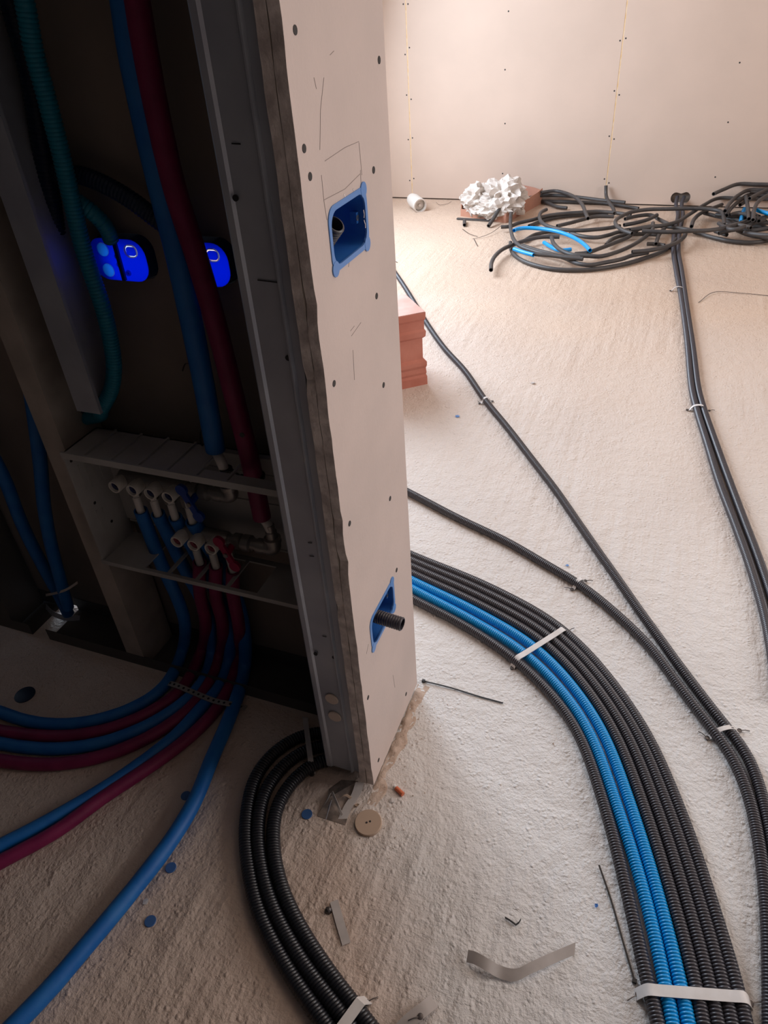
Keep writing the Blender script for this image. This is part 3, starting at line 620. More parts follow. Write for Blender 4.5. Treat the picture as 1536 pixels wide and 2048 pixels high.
def band(name, pts, side, wd, th, m, label, group=None, nails=(), cat='strap'):
    mb = MB(); Q = [Vector(q) for q in resample(spline(pts, .004), .004)]; ribbon(mb, Q, side, wd, th); t = tag(mb.build(name, M[m], smooth=True, angle=50), label, cat, group)
    for p in nails:
        MB().lathe(Vector(p), (0, 0, 1), [(0, .0035), (.0015, .0045), (.003, .0042), (.0035, .002)], 10).build('nail_head', M['steelpin'], t)
        w_ = MB(); a = random.uniform(0, 6); ribbon(w_, [Vector(p) + Vector((0, 0, .002)), Vector(p) + Vector((.010 * math.cos(a), .010 * math.sin(a), .004)), Vector(p) + Vector((.018 * math.cos(a), .018 * math.sin(a), .002))], (0, 0, 1), .0012, .0012); w_.build('wire_end', M['steelpin'], t)
    return t
def over(a, b, h, steps=5):
    """points hopping over a bundle from floor point a to floor point b at height h"""
    a = Vector(a); b = Vector(b); d = (b - a); L = d.length; u = d / L
    return [a, a + u * .006 + Vector((0, 0, .012)), a + u * .013 + Vector((0, 0, h))] + [a + d * (i / steps) + Vector((0, 0, h)) for i in range(1, steps)] + [b - u * .013 + Vector((0, 0, h)), b - u * .006 + Vector((0, 0, .012)), b]
a, b = fl(1024, 1336), fl(1134, 1266)
band('fixing_strap', over(a, b, .0212), (b - a).cross(Vector((0, 0, 1))), .0125, .0012, 'strap', 'white fixing strap over the middle of the big conduit bundle', 'white straps over the floor conduits', [fl(1024, 1337), fl(1136, 1264)])
a, b = fl(1271, 1990), fl(1502, 2008)
band('fixing_strap', over(a, b, .0212), (b - a).cross(Vector((0, 0, 1))), .0150, .0014, 'strap', 'white fixing strap over the big conduit bundle at the bottom edge', 'white straps over the floor conduits', [fl(1276, 1990), fl(1500, 2008)])
mb = MB(); mb.lathe(fl(1263, 1985, .004), (0, 0, 1), [(0, .006), (.006, .007), (.009, .004)], 7); 
def clip(c, u, half, lab, h=.0215, wd=.009, m='strap'):
    c = Vector(c); u = Vector(u).normalized(); sd = u.cross(Vector((0, 0, 1)))
    pts = [c - u * (half + .010) + Vector((0, 0, .001)), c - u * (half + .003) + Vector((0, 0, .004))]
    for i in range(9):
        a = math.pi * (1 - i / 8); pts.append(c + u * (half * math.cos(a)) + Vector((0, 0, h * max(0.25, math.sin(a)) ** .6)))
    pts += [c + u * (half + .003) + Vector((0, 0, .004)), c + u * (half + .010) + Vector((0, 0, .001))]
    return band('fixing_strap', pts, sd, wd, .0012, m, lab, 'white straps over the floor conduits', [pts[0], pts[-1]])
def perp(p, q): d = fl(*q) - fl(*p); return Vector((d.y, -d.x, 0))
clip(fl(972, 806), perp((930, 742), (1015, 855)), .0125, 'small white clip on the long diagonal conduit beside the brick')
clip(fl(1157, 1172), perp((1085, 1125), (1220, 1217)), .0125, 'small white clip on the conduit curving above the big bundle')
clip(fl(1446, 1470), perp((1412, 1425), (1475, 1515)), .0225, 'white clip holding the two conduits where they meet at right')
clip(fl(1396, 822), perp((1386, 790), (1408, 860)), .0225, 'white clip on the black pair leading to the back wall')
clip(fl(1356, 583), perp((1350, 540), (1364, 620)), .0215, 'pale twisted clip high on the black pair near the pile', m='strap_grey')
# strap over the three conduits at the bottom of the frame and the one by the stud
a, b = fl(736, 2000), fl(664, 2100); band('fixing_strap', over(a, b, .0250), (b - a).cross(Vector((0, 0, 1))), .015, .0013, 'strap', 'white fixing strap over the three dark conduits at the bottom edge', 'white straps over the floor conduits', [fl(733, 2006)])
a, b = fl(626, 1548), fl(612, 1440); band('fixing_strap', over(a, b, .0255), Vector((1, .1, 0)), .011, .0012, 'strap_grey', 'grey strap over the three dark conduits beside the stud foot', 'white straps over the floor conduits', [fl(624, 1550)])
# ribbed clear band offcut at the bottom
P = [fl(790, 2070, .004), fl(820, 2040, .010), fl(848, 2018, .012), fl(868, 2002, .006)]
band('band_offcut', P, (P[-1] - P[0]).cross(Vector((0, 0, 1))), .018, .001, 'strap_grey', 'ribbed grey band offcut with a nail at the bottom edge', None, [fl(841, 2034, .010)])

# ---------------------------------------------------------------- loose items on the near floor
band('tape_strip', [fl(935, 1912, .004), fl(950, 1916, .012), fl(975, 1930, .014), fl(1000, 1944, .006), fl(1030, 1950, .007), fl(1065, 1934, .010), (fl(1110, 1914, .006)), fl(1150, 1897, .003)],
     [Vector((.2, 1, .5))] * 1 if False else Vector((-.1, 1, .35)), .016, .0009, 'strap_grey', 'bent grey tape strip lying on the pale floor at the bottom', None, (), 'tape')
def tie(pts, label, head=True):
    mb = MB(); P = [fl(px, py, zz) for px, py, zz in pts]; ribbon(mb, [Vector(q) for q in resample(spline(P, .005), .006)], (P[-1] - P[0]).cross(Vector((0, 0, 1))), .0026, .0012)
    if head: mb.box(P[0], (.006, .005, .005))
    return tag(mb.build('cable_tie', M['marker'], smooth=False), label, 'cable tie')
tie([(847, 1362, .003), (900, 1375, .003), (955, 1392, .002), (1006, 1406, .002)], 'black cable tie on the floor right of the wall end foot')
tie([(1269, 1962, .003), (1245, 1880, .004), (1222, 1800, .003), (1198, 1730, .006)], 'black cable tie beside the inner edge of the big bundle')
tie([(1397, 605, .002), (1430, 584, .006), (1480, 586, .004), (1545, 592, .002)], 'bent black cable tie on the far floor at the right edge', False)
tie([(778, 520, .002), (787, 521, .004), (795, 525, .002)], 'short dark twig of wire beyond the wall end', False)
tie([(1010, 1835, .002), (1022, 1842, .003), (1033, 1850, .003), (1042, 1838, .004)], 'tiny bent wire offcut above the grey tape strip', False)
tie([(925, 458, .004), (940, 468, .006), (955, 473, .004)], 'thin wire offcut left of the conduit pile', False)
tie([(945, 478, .004), (955, 476, .006), (980, 467, .012), (1002, 452, .02)], 'longer twisted wire reaching to the conduit pile', False)
tie([(948, 478, .002), (955, 492, .004)], 'short bent wire stub below the twisted wire', False)
tie([(1030, 1490, .001), (1050, 1502, .003)], 'short pale wire stub on the floor left of the bundle', False) if False else None
def strip(pts, wd, th, m, label, cat, side=None, holes=0):
    P = [fl(*p) for p in pts]; mb = MB(); sd = side or (P[-1] - P[0]).cross(Vector((0, 0, 1))); ribbon(mb, P, sd, wd, th); t = tag(mb.build('metal_strip', M[m], smooth=False), label, cat)
    for i in range(holes):
        q = P[0].lerp(P[-1], (i + .5) / holes); MB().lathe(q + Vector((0, 0, th / 2)), (0, 0, 1), [(0, .003), (.0004, .003)], 10).build('hole', M['steelpin'], t, smooth=False)
    return t
strip([(668, 1802, .003), (680, 1845, .003), (693, 1888, .002)], .013, .001, 'strap_grey', 'flat grey metal strip on the dusty floor between the conduits', 'strip')
mb = MB(); mb.lathe(fl(657, 1822, .0), (0, 0, 1), [(0, .006), (.005, .005), (.007, .002)], 7); tag(mb.build('bolt_head', M['steelpin'], smooth=False), 'dark bolt head beside the flat grey strip', 'bolt')
# round discs
def disc(px, py, r, h, m, label, name='round_plug', tilt=(0, 0, 1), hole=False, z=0.0, group=None):
    c = fl(px, py, z); mb = MB(); mb.lathe(c, tilt, [(0, r * .97), (h * .2, r), (h * .8, r), (h, r * .96)], 40); t = tag(mb.build(name, M[m]), label, 'disc', group)
    if hole:
        for dx in (-.0022, .0026): MB().lathe(c + Vector(tilt).normalized() * (h + .0002) + Vector((dx, dx * .8, 0)), tilt, [(0, .0019), (.0003, .0017)], 10).build('hole', M['screw'], t, smooth=False)
    return t
disc(737, 1648, .0232, .007, 'wood', 'pale brown round disc lying at the foot of the wall end', 'round_disc', (.02, -.06, 1), True)
disc(614, 1629, .0095, .002, 'bluedot', 'small blue plug near the pale round disc')
disc(342, 1736, .009, .002, 'bluedot', 'small blue plug against the lone blue pipe')
disc(301, 1843, .009, .002, 'bluedot', 'small blue plug just right of the lone blue pipe')
disc(50, 1390, .021, .002, 'navy', 'dark round plug on the dark floor inside the arc of pipes')
disc(372, 1592, .009, .002, 'bluedot', 'dark blue plug half under the lone blue pipe')
# orange plug with paper tip
a, b = fl(792, 1576, .004), fl(806, 1589, .004); mb = MB(); mb.cyl(a, b, .0042, 12); t = tag(mb.build('cigarette_butt', M['orange']), 'orange cigarette butt in the dust beside the wall end', 'cigarette butt'); mb = MB(); mb.cyl(a - (b - a) * .3, a, .0036, 12); mb.build('paper_tip', M['strap'], t)
# bent metal scraps at the stud foot
def sheet(pts, th, m, name, label, cat):
    mb = MB(); n = len(pts); nn = (Vector(pts[1]) - Vector(pts[0])).cross(Vector(pts[2]) - Vector(pts[0])).normalized() * th
    mb.add([Vector(p) for p in pts] + [Vector(p) + nn for p in pts], [tuple(range(n)), tuple(range(2 * n - 1, n - 1, -1))] + [(i, (i + 1) % n, n + (i + 1) % n, n + i) for i in range(n)])
    return tag(mb.build(name, M[m], smooth=False), label, cat)
# flared foot: galvanised track end
sheet([at(660, 1558, 1, -.001), at(716, 1562, 1, -.001), fl(706, 1592, .006), fl(690, 1650, .0008), fl(634, 1632, .0008), fl(656, 1596, .008)], .0012, 'scrapmetal', 'track_scrap', 'bent dusty metal flap under the foot of the stud', 'metal scrap')
P0 = [at(720, 1564, 1, -.004), fl(712, 1588, .010), fl(697, 1612, .006), fl(685, 1638, .002)]
band('paper_scrap', P0, Vector((.9, .35, 0)), .016, .0010, 'strap_grey', 'curved pale paper scrap between stud foot and round disc', None, (), 'paper scrap')
sheet([at(658, 1610, 2, .02), at(652, 1640, 2, .002), at(664, 1600, 2, .03)], .001, 'galv', 'metal_sliver', 'thin metal sliver leaning at the stud foot', 'metal scrap')
for i, (a, b, c_, m, lb) in enumerate((((664, 1584, .012), (676, 1612, .020), (684, 1630, .006), 'strap_grey', 'thin twisted paper curl on the metal flap, upper one'), ((676, 1600, .014), (690, 1590, .022), (702, 1596, .010), 'wood', 'small torn tan fibre standing up on the metal flap'), ((640, 1620, .008), (652, 1604, .020), (660, 1588, .028), 'zinc', 'bright bent sliver at the left of the metal flap'), ((705, 1628, .004), (712, 1618, .008), (722, 1606, .004), 'strap_grey', 'narrow pale shred between paper scrap and disc'))):
    band('scrap_curl', [fl(*a), fl(*b), fl(*c_)], Vector((.5, .5, .6)), .0045, .0008, m, lb, None, (), 'scrap')
# dust heap along the foot of the wall end
def dust(pts, name, label, hmax, seed, m='dust'):
    rr_ = random.Random(seed); mb = MB(); vs = []; fs = []; nx = 40; ny = 10
    for i in range(nx + 1):
        for j in range(ny + 1):
            t = i / nx; s = j / ny; x, y, wd = pts(t); q = Vector((x + s * wd, y, 0)); 
            h_ = hmax * math.sin(math.pi * min(1, max(0, t))) ** .5 * (math.cos(s * math.pi / 2)) * (-.15 + 2.4 * abs(noise.noise(q * 55 + Vector((seed, 0, 0))))) 
            e = .004 * noise.noise(Vector((t * 9, seed, 0))) * s
            vs.append((q.x + e, q.y, max(h_, -.001) - (.0015 if s > .98 else 0)))
    for i in range(nx):
        for j in range(ny): a = i * (ny + 1) + j; fs.append((a, a + ny + 1, a + ny + 2, a + 1))
    mb.add(vs, fs); return tag(mb.build(name, M[m]), label, 'dust', None, 'stuff')
dust(lambda t: (XB - .002, -.03 + .28 * t, .022 + .022 * noise.noise(Vector((t * 7, 3.3, 0)))), 'plaster_dust', 'brown plaster dust swept against the foot of the wall end', .006, 2)
# scattered plaster crumbs in front of the wall end
cr = MB(); rr = random.Random(5)
for k in range(420):
    if k < 260: x, y = rr.gauss(.035, .035), rr.uniform(-.13, .24); s = rr.uniform(.0007, .0024)
    else: x, y = rr.uniform(-.9, 1.0), rr.uniform(-.45, 2.6); s = rr.uniform(.001, .003)
    if x < .01 and y > -.005: continue
    vs = [Vector((x, y, s * .5)) + Vector((rr.uniform(-1, 1), rr.uniform(-1, 1), rr.uniform(-.6, .8))) * s for _ in range(4)]
    cr.add(vs, [(0, 1, 2), (0, 3, 1), (1, 3, 2), (0, 2, 3)])
tag(cr.build('plaster_crumbs', M['dust'], smooth=False), 'scattered brown plaster crumbs on the floor', 'crumbs', None, 'stuff')
for (px, py, s, m, lb) in ((293, 1804, .006, 'strap', 'white plaster flake beside the lone blue pipe'), (783, 1602, .006, 'strap', 'pale flake under the orange cigarette butt'), (915, 834, .008, 'boxblue2', 'small blue chip on the floor beside the diagonal conduit'), (1135, 1132, .005, 'boxblue2', 'tiny blue chip beside the clip of the curved conduit'), (715, 1612, .005, 'wood', 'tan crumb between paper scrap and round disc'), (1192, 1812, .004, 'boxblue', 'tiny blue shred beside the black cable tie'), (1066, 767, .009, 'strap_grey', 'grey flake on the far floor between the conduits'), (810, 962, .006, 'card', 'brown chip at the edge of the wall end, beyond it')):
    c = fl(px, py, 0); mb = MB(); rr = random.Random(px); vs = [c + Vector((math.cos(a * 1.05 + rr.uniform(-.3, .3)) * s * rr.uniform(.6, 1.1), math.sin(a * 1.05 + rr.uniform(-.3, .3)) * s * rr.uniform(.5, 1), .0012 + rr.uniform(0, s * .5))) for a in range(6)]
    mb.add(vs + [c + Vector((0, 0, s * .5)), c], [(a, (a + 1) % 6, 6) for a in range(6)] + [((a + 1) % 6, a, 7) for a in range(6)]); tag(mb.build('flake', M[m], smooth=False), lb, 'flake')

# ---------------------------------------------------------------- teal and navy conduits inside the partition
tp = [(30, -60), (48, 0), (67, 100), (94, 200), (120, 300), (143, 400), (167, 500), (187, 560), (207, 620), (221, 680), (228, 735), (222, 780), (203, 818)]
P = [at(px, py, 1, .150) for px, py in tp]; P = [Vector((P[0].x - .03, .15, H - .02))] + P + [P[-1] + Vector((-.035, .025, -.03)), P[-1] + Vector((-.075, .032, -.045))]
tag(tube('conduit', P, .0122, M['teal'], 18, .0050, .0015), 'teal corrugated conduit curving down inside the partition', 'conduit')
P = [at(px, py, 1, .185) for px, py in ((20, 0), (60, 150), (85, 300), (110, 450), (130, 600), (150, 740), (165, 830))]; P = [Vector((P[0].x - .03, .185, H - .02))] + P
tag(tube('conduit', P, .014, M['navy'], 14, .0055, .0014), 'very dark navy conduit behind the teal one', 'conduit')
P = [at(px, py, 1, .188) for px, py in ((110, 345), (165, 352), (215, 372), (265, 402), (310, 436), (370, 480))]
tag(tube('conduit', P, .0125, M['navy'], 14, .0055, .0014), 'dark conduit crossing inside the partition behind both risers', 'conduit')
P = [at(px, py, 1, yy) for px, py, yy in ((150, 400, .165), (185, 425, .170), (212, 455, .180), (222, 480, .188))]
tag(tube('conduit', P, .0115, M['teal'], 14, .0050, .0014), 'short teal conduit branch entering the translucent box', 'conduit')
for i, (pts, lb) in enumerate(((((-90, 740), (-20, 900), (10, 960), (45, 1050), (85, 1130), (118, 1190), (140, 1235)), 'dark blue pipe low at the left, under the grey tie'), (((40, 640), (62, 780), (80, 920), (88, 1010), (100, 1080), (118, 1150), (136, 1215)), 'dark blue pipe low at the left, the steeper one'))):
    P = [at(px, py, 1, .180 - .02 * i) for px, py in pts]; P[-1].z = max(P[-1].z, .02)
    tag(tube('insulated_pipe', P, .013, M['blue_foam'], 14, step=.02), lb, 'pipe')
P = [at(92, 1190, 1, .165), at(112, 1186, 1, .15), at(135, 1178, 1, .15), at(155, 1165, 1, .165)]
band('fixing_strap', P, Vector((0, .3, 1)), .006, .001, 'strap_grey', 'grey tie round the dark blue pipes at far left', None)
# crumpled foil scraps catching light near the gap under the board
band('foil_scrap', [fl(92, 1213, .010), fl(108, 1228, .018), fl(130, 1236, .012), fl(160, 1236, .016)], Vector((0, .6, 1)), .012, .001, 'galv', 'shiny foil scrap near the light gap at far left', None, (), 'scrap')
band('wire', [at(382, 728, 1, .20), at(370, 728, 1, .185), at(365, 742, 1, .18)], Vector((0, 1, 0)), .0016, .0016, 'marker', 'small black wire end left of the blue riser, upper one', None, (), 'wire')
band('wire', [at(412, 853, 1, .20), at(402, 862, 1, .185), at(402, 885, 1, .18), at(412, 900, 1, .2)], Vector((0, 1, 0)), .0016, .0016, 'marker', 'small black wire loop left of the blue riser end', None, (), 'wire')

# ---------------------------------------------------------------- brick
HB = .262
bA = fl(855, 768); bL = fl(790, 782); u = (bL - bA).normalized(); v = Vector((-u.y, u.x, 0)); v = v if v.y > 0 else -v
BL, BD = .26, .19
bk = thing('hollow_brick', 'terracotta hollow brick standing on end beyond the wall end', 'brick', bA)
# outline in plan with grooves running horizontally on the face: built as stacked profile in (depth, height)
prof = [(0, 0), (0, .030), (.004, .038), (.002, .046), (.004, .062), (.000, .072), (.000, .086), (.013, .094), (.013, .168), (.002, .178), (.000, .196), (.006, .204), (.006, .232), (.001, .240), (0, HB)]
def bring(d, z, ins=0): 
    return [bA + v * d + u * 0 + Vector((0, 0, z)) + u * ins, bA + v * d + u * (BL) + Vector((0, 0, z)), bA + v * (BD - d) + u * BL + Vector((0, 0, z)), bA + v * (BD - d) + Vector((0, 0, z)) + u * ins]
mb = MB(); vs = []; fs = []
for d, z in prof: vs += bring(d, z, d * .7)
n = len(prof)
for i in range(n - 1):
    for k in range(4): fs.append((4 * i + k, 4 * i + (k + 1) % 4, 4 * i + 4 + (k + 1) % 4, 4 * i + 4 + k))
fs.append((3, 2, 1, 0)); fs.append(tuple(4 * (n - 1) + k for k in range(4)))
mb.add(vs, fs); part_of(mb.build('brick_body', M['terra'], smooth=False), bk)
c0 = bA + Vector((0, 0, HB)); mb = MB()
mb.box(c0 + u * (BL / 2) + v * (BD / 2) + Vector((0, 0, .0008)), (BL - .004, BD - .006, .0016), (u, v, Vector((0, 0, 1)))); part_of(mb.build('pale_top', M['terrapale'], smooth=False), bk); mb = MB()  # top face in a paler tone than the sides
mb.box(c0 + u * .020 + v * .004 + Vector((0, 0, -.006)), (.03, .005, .012), (u, v, Vector((0, 0, 1)))); part_of(mb.build('chipped_corner', M['terra'], smooth=False), bk)

# ---------------------------------------------------------------- cardboard tray with crumpled paper, can, pile
tA, tB_, tC = fl(922, 432), fl(1012, 446), fl(1082, 407); hT = .082; e1 = (tB_ - tA); e2 = (tC - tB_); D_ = tA + e2
tray = thing('cardboard_tray', 'low torn cardboard tray against the back wall full of crumpled white paper', 'box', tA)
def wallp(a, b, h0, h1, name):
    a = Vector(a); b = Vector(b); nrm = (b - a).cross(Vector((0, 0, 1))).normalized() * .004; ts = [i / 8 for i in range(9)]; rj = random.Random(int(a.x * 100))
    top = [a.lerp(b, t) + Vector((0, 0, h0 + (h1 - h0) * t + rj.uniform(-.006, .004))) for t in ts]; bot = [a.lerp(b, t) for t in ts]; mb = MB(); k = 9
    mb.add(bot + top + [p + nrm for p in bot] + [p + nrm for p in top], [(i, i + 1, k + i + 1, k + i) for i in range(8)] + [(2 * k + i, 3 * k + i, 3 * k + i + 1, 2 * k + i + 1) for i in range(8)] + [(k + i, k + i + 1, 3 * k + i + 1, 3 * k + i) for i in range(8)] + [(0, k, 3 * k, 2 * k), (8, 2 * k + 8, 3 * k + 8, k + 8)])
    part_of(mb.build(name, M['card'], smooth=False), tray)
wallp(tA, tB_, .045, .05, 'front_panel'); wallp(tB_, tC, .06, .085, 'side_panel'); wallp(tA, tA + e2 * .92, .088, .095, 'side_panel'); wallp(tA + e2 * .92, tC - e2 * .06, .12, .09, 'back_panel')
mb = MB(); mb.add([tA + Vector((0, 0, .002)), tB_ + Vector((0, 0, .002)), tC + Vector((0, 0, .002)), D_ + Vector((0, 0, .002))], [(0, 1, 2, 3)]); part_of(mb.build('bottom_panel', M['card'], smooth=False), tray)
def crumple(c, rad, seed, label, sc=7.0):
    bm = bmesh.new(); bmesh.ops.create_icosphere(bm, subdivisions=4, radius=1.0)
    for vv in bm.verts:
        n_ = vv.co.normalized(); q = n_ * sc * .28 + Vector((seed, seed * .3, 0))
        r_ = 1 - .50 * abs(noise.noise(q * 1.3)) - .42 * abs(noise.noise(q * 2.6)) + .30 * noise.noise(q * .8) + .05 * noise.noise(q * 9)
        vv.co = Vector((n_.x * rad[0], n_.y * rad[1], n_.z * rad[2])) * r_ * 1.25 + Vector(c)
        vv.co.z = max(vv.co.z, .006)
    me = bpy.data.meshes.new('crumpled_paper'); bm.to_mesh(me); bm.free(); me.materials.append(M['paper']); o = bpy.data.objects.new('crumpled_paper', me); COL.objects.link(o); return tag(o, label, 'paper')
ctr = tA.lerp(tC, .5)
crumple(at(1003, 398, 2, .10), (.135, .10, .105), 3.1, 'crumpled white paper heap, the taller right one in the tray')
crumple(at(957, 400, 2, .085), (.105, .09, .085), 8.4, 'crumpled white paper lump, the lower left one in the tray')
crumple(at(985, 418, 2, .06), (.10, .06, .05), 5.2, 'crumpled paper spilling over the front edge of the tray')
# white lamp-holder like can lying by the wall
cA, cB = fl(824, 398, .045), fl(840, 411, .036); dd = (cB - cA).normalized(); L_ = (cB - cA).length
cn = thing('white_cup', 'white cup lying on its side at the back wall under the left seam', 'cup', cA)
mb = MB(); mb.lathe(cA - dd * .01, dd, [(0, .020), (.01, .034), (.05, .041), (L_ + .01, .041), (L_ + .012, .039), (L_ + .012, .034), (L_ - .03, .032)], 28); part_of(mb.build('shell', M['cap']), cn)
mb = MB(); mb.lathe(cB + dd * .001, dd, [(0, .040), (.004, .0425), (.008, .041), (.008, .034), (0, .034), (0, .040)], 28, caps=False); part_of(mb.build('rim', M['paper']), cn)
mb = MB(); mb.lathe(cB - dd * .02, dd, [(0, .031), (.002, .031), (.006, .010), (.018, .008)], 16); part_of(mb.build('core', M['paper']), cn)
tie([(872, 404, .004), (880, 410, .006), (893, 408, .004), (903, 403, .003)], 'curved brown sliver on the floor at the back wall', False)
strip([(914, 437, .006), (950, 439, .006), (986, 441, .006)], .02, .006, 'darkmetal', 'dark flat strip along the front of the cardboard tray', 'strip')

pile = [  # (pixel points, height, material, label)
 ([(1250, 405), (1200, 400), (1160, 395), (1120, 391), (1081, 391), (1054, 397), (1033, 407), (1024, 420), (1021, 441), (1022, 461), (1028, 480), (1040, 492), (1060, 500), (1090, 508), (1125, 513), (1160, 516)], .05, 'k'),
 ([(1021, 485), (1022, 499), (1030, 511), (1051, 524), (1084, 534), (1116, 539), (1160, 540), (1190, 538), (1218, 534), (1257, 526), (1290, 516), (1322, 504), (1342, 490), (1352, 478)], .012, 'k'),
 ([(1045, 491), (1071, 500), (1103, 508), (1129, 516), (1155, 527), (1180, 530), (1205, 526), (1244, 518), (1264, 511), (1296, 505)], .030, 'k'),
 ([(982, 540), (983, 526), (991, 511), (1008, 497), (1033, 487), (1058, 479), (1084, 474), (1119, 474)], .035, 'k'),
 ([(1028, 461), (1035, 458), (1051, 456), (1077, 457), (1110, 462), (1136, 470), (1156, 480), (1171, 491), (1180, 501)], .055, 'c'),
 ([(1028, 498), (1045, 504), (1067, 510)], .050, 'c'),
 ([(1088, 485), (1101, 493), (1121, 501), (1142, 499)], .020, 'c'),
 ([(1103, 475), (1108, 488), (1123, 501), (1142, 509), (1160, 511), (1179, 512), (1199, 513), (1231, 505), (1264, 491), (1290, 474), (1304, 461), (1306, 446)], .050, 'k'),
 ([(1150, 508), (1172, 506), (1199, 497), (1231, 485), (1257, 474), (1270, 463), (1284, 455)], .040, 'k'),
 ([(1002, 454), (1019, 453), (1038, 446), (1064, 440), (1097, 431), (1129, 427), (1160, 425), (1192, 423), (1225, 425), (1262, 430)], .030, 'k'),
 ([(1058, 452), (1090, 440), (1116, 434), (1160, 430), (1190, 428), (1215, 431)], .012, 'k'),
 ([(1093, 419), (1083, 424), (1079, 434), (1085, 446), (1101, 454), (1123, 459), (1160, 461), (1190, 459), (1218, 456), (1240, 452)], .045, 'k'),
 ([(1140, 466), (1166, 473), (1192, 475), (1218, 470), (1238, 464), (1262, 462)], .030, 'k'),
 ([(1114, 452), (1140, 446), (1166, 439), (1192, 433), (1228, 433)], .030, 'k'),
 ([(1082, 385), (1110, 382), (1136, 388), (1156, 399), (1166, 412), (1171, 425), (1176, 437)], .075, 'k'),
 ([(1081, 393), (1110, 391), (1140, 395), (1172, 401), (1212, 407), (1244, 412), (1277, 417)], .012, 'k'),
 ([(1082, 402), (1098, 407), (1116, 414), (1134, 416)], .014, 'k'),
 ([(1448, 450), (1447, 432), (1440, 422), (1415, 418), (1385, 417), (1340, 418), (1296, 419), (1264, 424), (1242, 433), (1231, 442), (1234, 452), (1247, 461), (1264, 467)], .070, 'k'),
 ([(1248, 450), (1270, 446), (1296, 439), (1314, 430)], .060, 'k'),
 ([(1260, 460), (1290, 456), (1336, 449), (1358, 442), (1375, 431), (1388, 423), (1408, 410), (1440, 395), (1477, 378), (1505, 366), (1550, 354)], .055, 'k'),
 ([(1427, 388), (1447, 379), (1479, 366), (1512, 356), (1550, 344)], .130, 'k'),
 ([(1450, 422), (1460, 406), (1479, 389), (1499, 374), (1518, 362), (1550, 348)], .100, 'k'),
 ([(1453, 431), (1461, 418), (1479, 402), (1499, 388), (1518, 376), (1550, 360)], .075, 'k'),
 ([(1284, 462), (1310, 463), (1336, 464), (1375, 462), (1414, 461), (1453, 455), (1492, 443), (1550, 430)], .075, 'k'),
 ([(1388, 464), (1427, 475), (1460, 482), (1492, 485), (1517, 484), (1550, 478)], .014, 'k'),
 ([(1473, 457), (1499, 461), (1550, 455)], .050, 'k'), ([(1475, 461), (1499, 470), (1550, 478)], .035, 'k'),
 ([(1550, 382), (1518, 402), (1509, 418), (1506, 440)], .110, 'k'), ([(1492, 393), (1496, 418), (1498, 438)], .095, 'k'),
 ([(1514, 420), (1525, 424), (1550, 431)], .095, 'c'), ([(1489, 418), (1484, 430), (1482, 444)], .060, 'c'),
 ([(1383, 453), (1388, 439), (1401, 427), (1421, 418), (1444, 409)], .045, 'k'), ([(1408, 426), (1440, 434), (1479, 441)], .030, 'k'),
 ([(1499, 397), (1520, 386), (1550, 372)], .120, 'k'),
 ([(1264, 504), (1303, 500), (1330, 494), (1350, 487), (1368, 474), (1372, 462)], .045, 'k'),
 ([(1068, 508), (1103, 511), (1135, 515), (1166, 518)], .050, 'k'), ([(1294, 488), (1310, 488), (1329, 491)], .020, 'k'),
 ([(1048, 482), (1071, 469), (1103, 463), (1130, 464)], .014, 'k'), ([(929, 441), (929, 450)], .012, 'k'), ([(1430, 462), (1442, 466), (1454, 470)], .030, 'k'),
 ([(1240, 462), (1270, 458), (1310, 452), (1350, 455), (1390, 462)], .035, 'k'), ([(1250, 438), (1275, 432), (1300, 430), (1320, 440), (1345, 452)], .040, 'k'),
 ([(1212, 490), (1225, 478), (1250, 470), (1290, 468), (1320, 470)], .025, 'k'), ([(1455, 448), (1480, 455), (1510, 470), (1550, 470)], .020, 'k'), ([(1470, 440), (1500, 445), (1550, 446)], .050, 'k'), ([(1480, 410), (1510, 395), (1550, 390)], .060, 'k'),
 ([(1500, 380), (1525, 378), (1550, 383)], .090, 'k'), ([(1312, 488), (1318, 470), (1330, 455)], .030, 'k')]
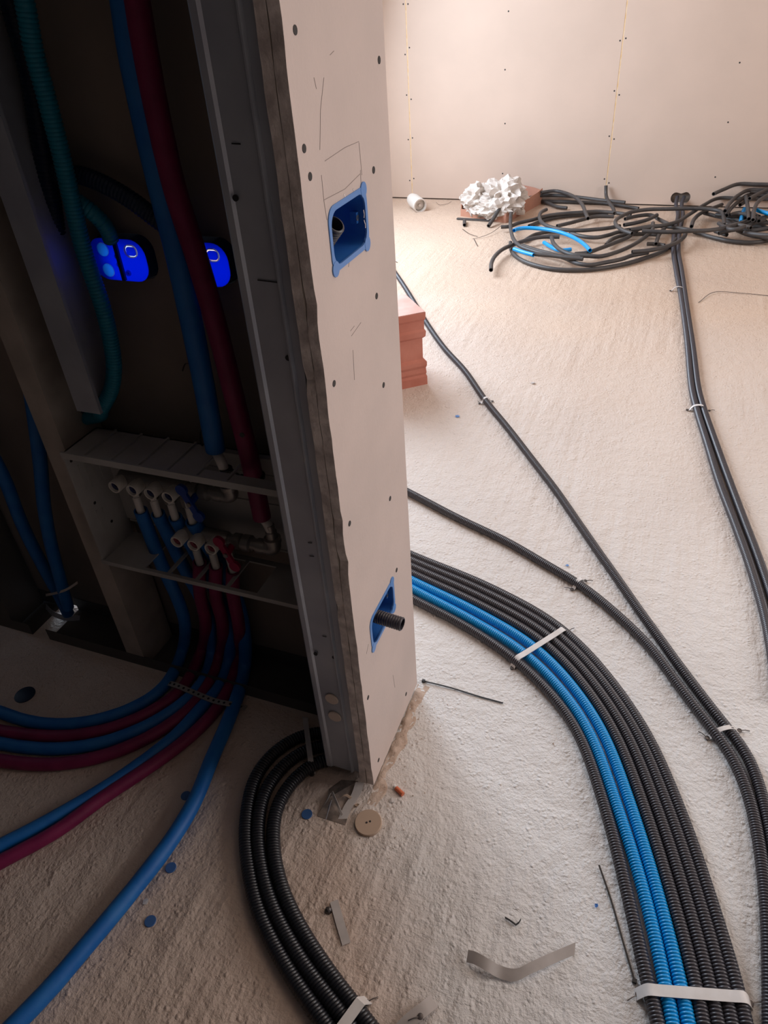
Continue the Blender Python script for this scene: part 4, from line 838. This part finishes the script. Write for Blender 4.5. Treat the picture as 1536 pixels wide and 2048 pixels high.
wh = ['with its loop hanging over the tray corner', 'forming the front rim of the pile', 'just inside the front rim', 'whose cut end points to the camera at lower left', 'arching across the left of the pile', 'short piece at the left rim', 'short piece inside the left loop', 'curving up from the front to the middle',
      'rising from the blue arc to the middle', 'reaching back past the tray corner', 'lying flat behind the tray corner', 'with a hooked end near the tray', 'in the gap behind the blue arc', 'crossing left of the upright stub', 'arching over the back near the tray', 'running low along the back wall', 'short stub behind the tray corner',
      'making the wide upper loop across the middle', 'short piece inside the upper loop', 'rising from the middle to the upper right', 'with a cut end highest at right', 'of the steep fan at right, upper one', 'of the steep fan at right, lower one', 'lying across the top to the right edge', 'forming the front rim at right', 'flat at the right edge, upper one', 'flat at the right edge, lower one',
      'hooking down at the right edge', 'upright in the right tangle', 'end at the right edge', 'bit deep in the right tangle', 'crossing under the fan', 'low behind the crossing at right', 'short piece high at the right edge', 'curling round the pair from the hole', 'doubled behind the front rim', 'short piece near the pair', 'behind the arching blue one', 'tiny stub before the tray', 'cut end on the floor at right',
      'buried in the middle, lower one', 'buried in the middle, upper one', 'deep left of the middle', 'low in the right tangle, front one', 'low in the right tangle, back one', 'deep in the right tangle', 'topmost scrap at the right edge', 'small upright scrap left of the pair']
for i, (pts, z, k) in enumerate(pile):
    P = [fl(px, py, z) for px, py in pts]
    for q in P:
        if q.y > YB - .014: q.y = YB - .014
    tag(tube('conduit_offcut', P, .0098, M['black_far'] if k == 'k' else M['cyan'], 10, step=.02), ('black' if k == 'k' else 'bright blue') + ' conduit in the far pile ' + wh[i], 'conduit', 'loose conduits in the far pile')
rp = random.Random(21)
for k in range(12):
    x0, y0 = rp.uniform(1430, 1490), rp.uniform(425, 470); a0 = rp.uniform(-.9, .5); L0 = rp.uniform(45, 80); cv = rp.uniform(-.5, .5); zz = rp.uniform(.012, .075); P = []
    for t_ in (0, .25, .5, .75, 1): P.append(fl(x0 + L0 * t_, y0 + L0 * t_ * math.tan(a0) * .45 + cv * 22 * math.sin(math.pi * t_), zz + .02 * t_))
    for q in P: q.y = min(q.y, YB - .016)
    tag(tube('conduit_offcut', P, .0098, M['black_far'], 10, step=.02), 'black conduit among the dense tangle where the far pile meets the right edge', 'conduit', 'conduits buried in the right tangle')
P = [at(1212, 371, 1, 3.975), at(1212, 388, 1, 3.96), fl(1217, 403, .05), fl(1226, 416, .035), fl(1229, 427, .03)]
tag(tube('conduit_offcut', P, .0098, M['black_far'], 12, step=.012), 'black conduit end standing upright against the back wall seam', 'conduit', 'loose conduits in the far pile')
P = [fl(1003, 410, .09), fl(990, 432, .045), fl(977, 452, .012)]
tag(tube('conduit_offcut', P, .0105, M['black_far'], 12, step=.012), 'short black conduit stub leaning on the cardboard tray', 'conduit', 'loose conduits in the far pile')
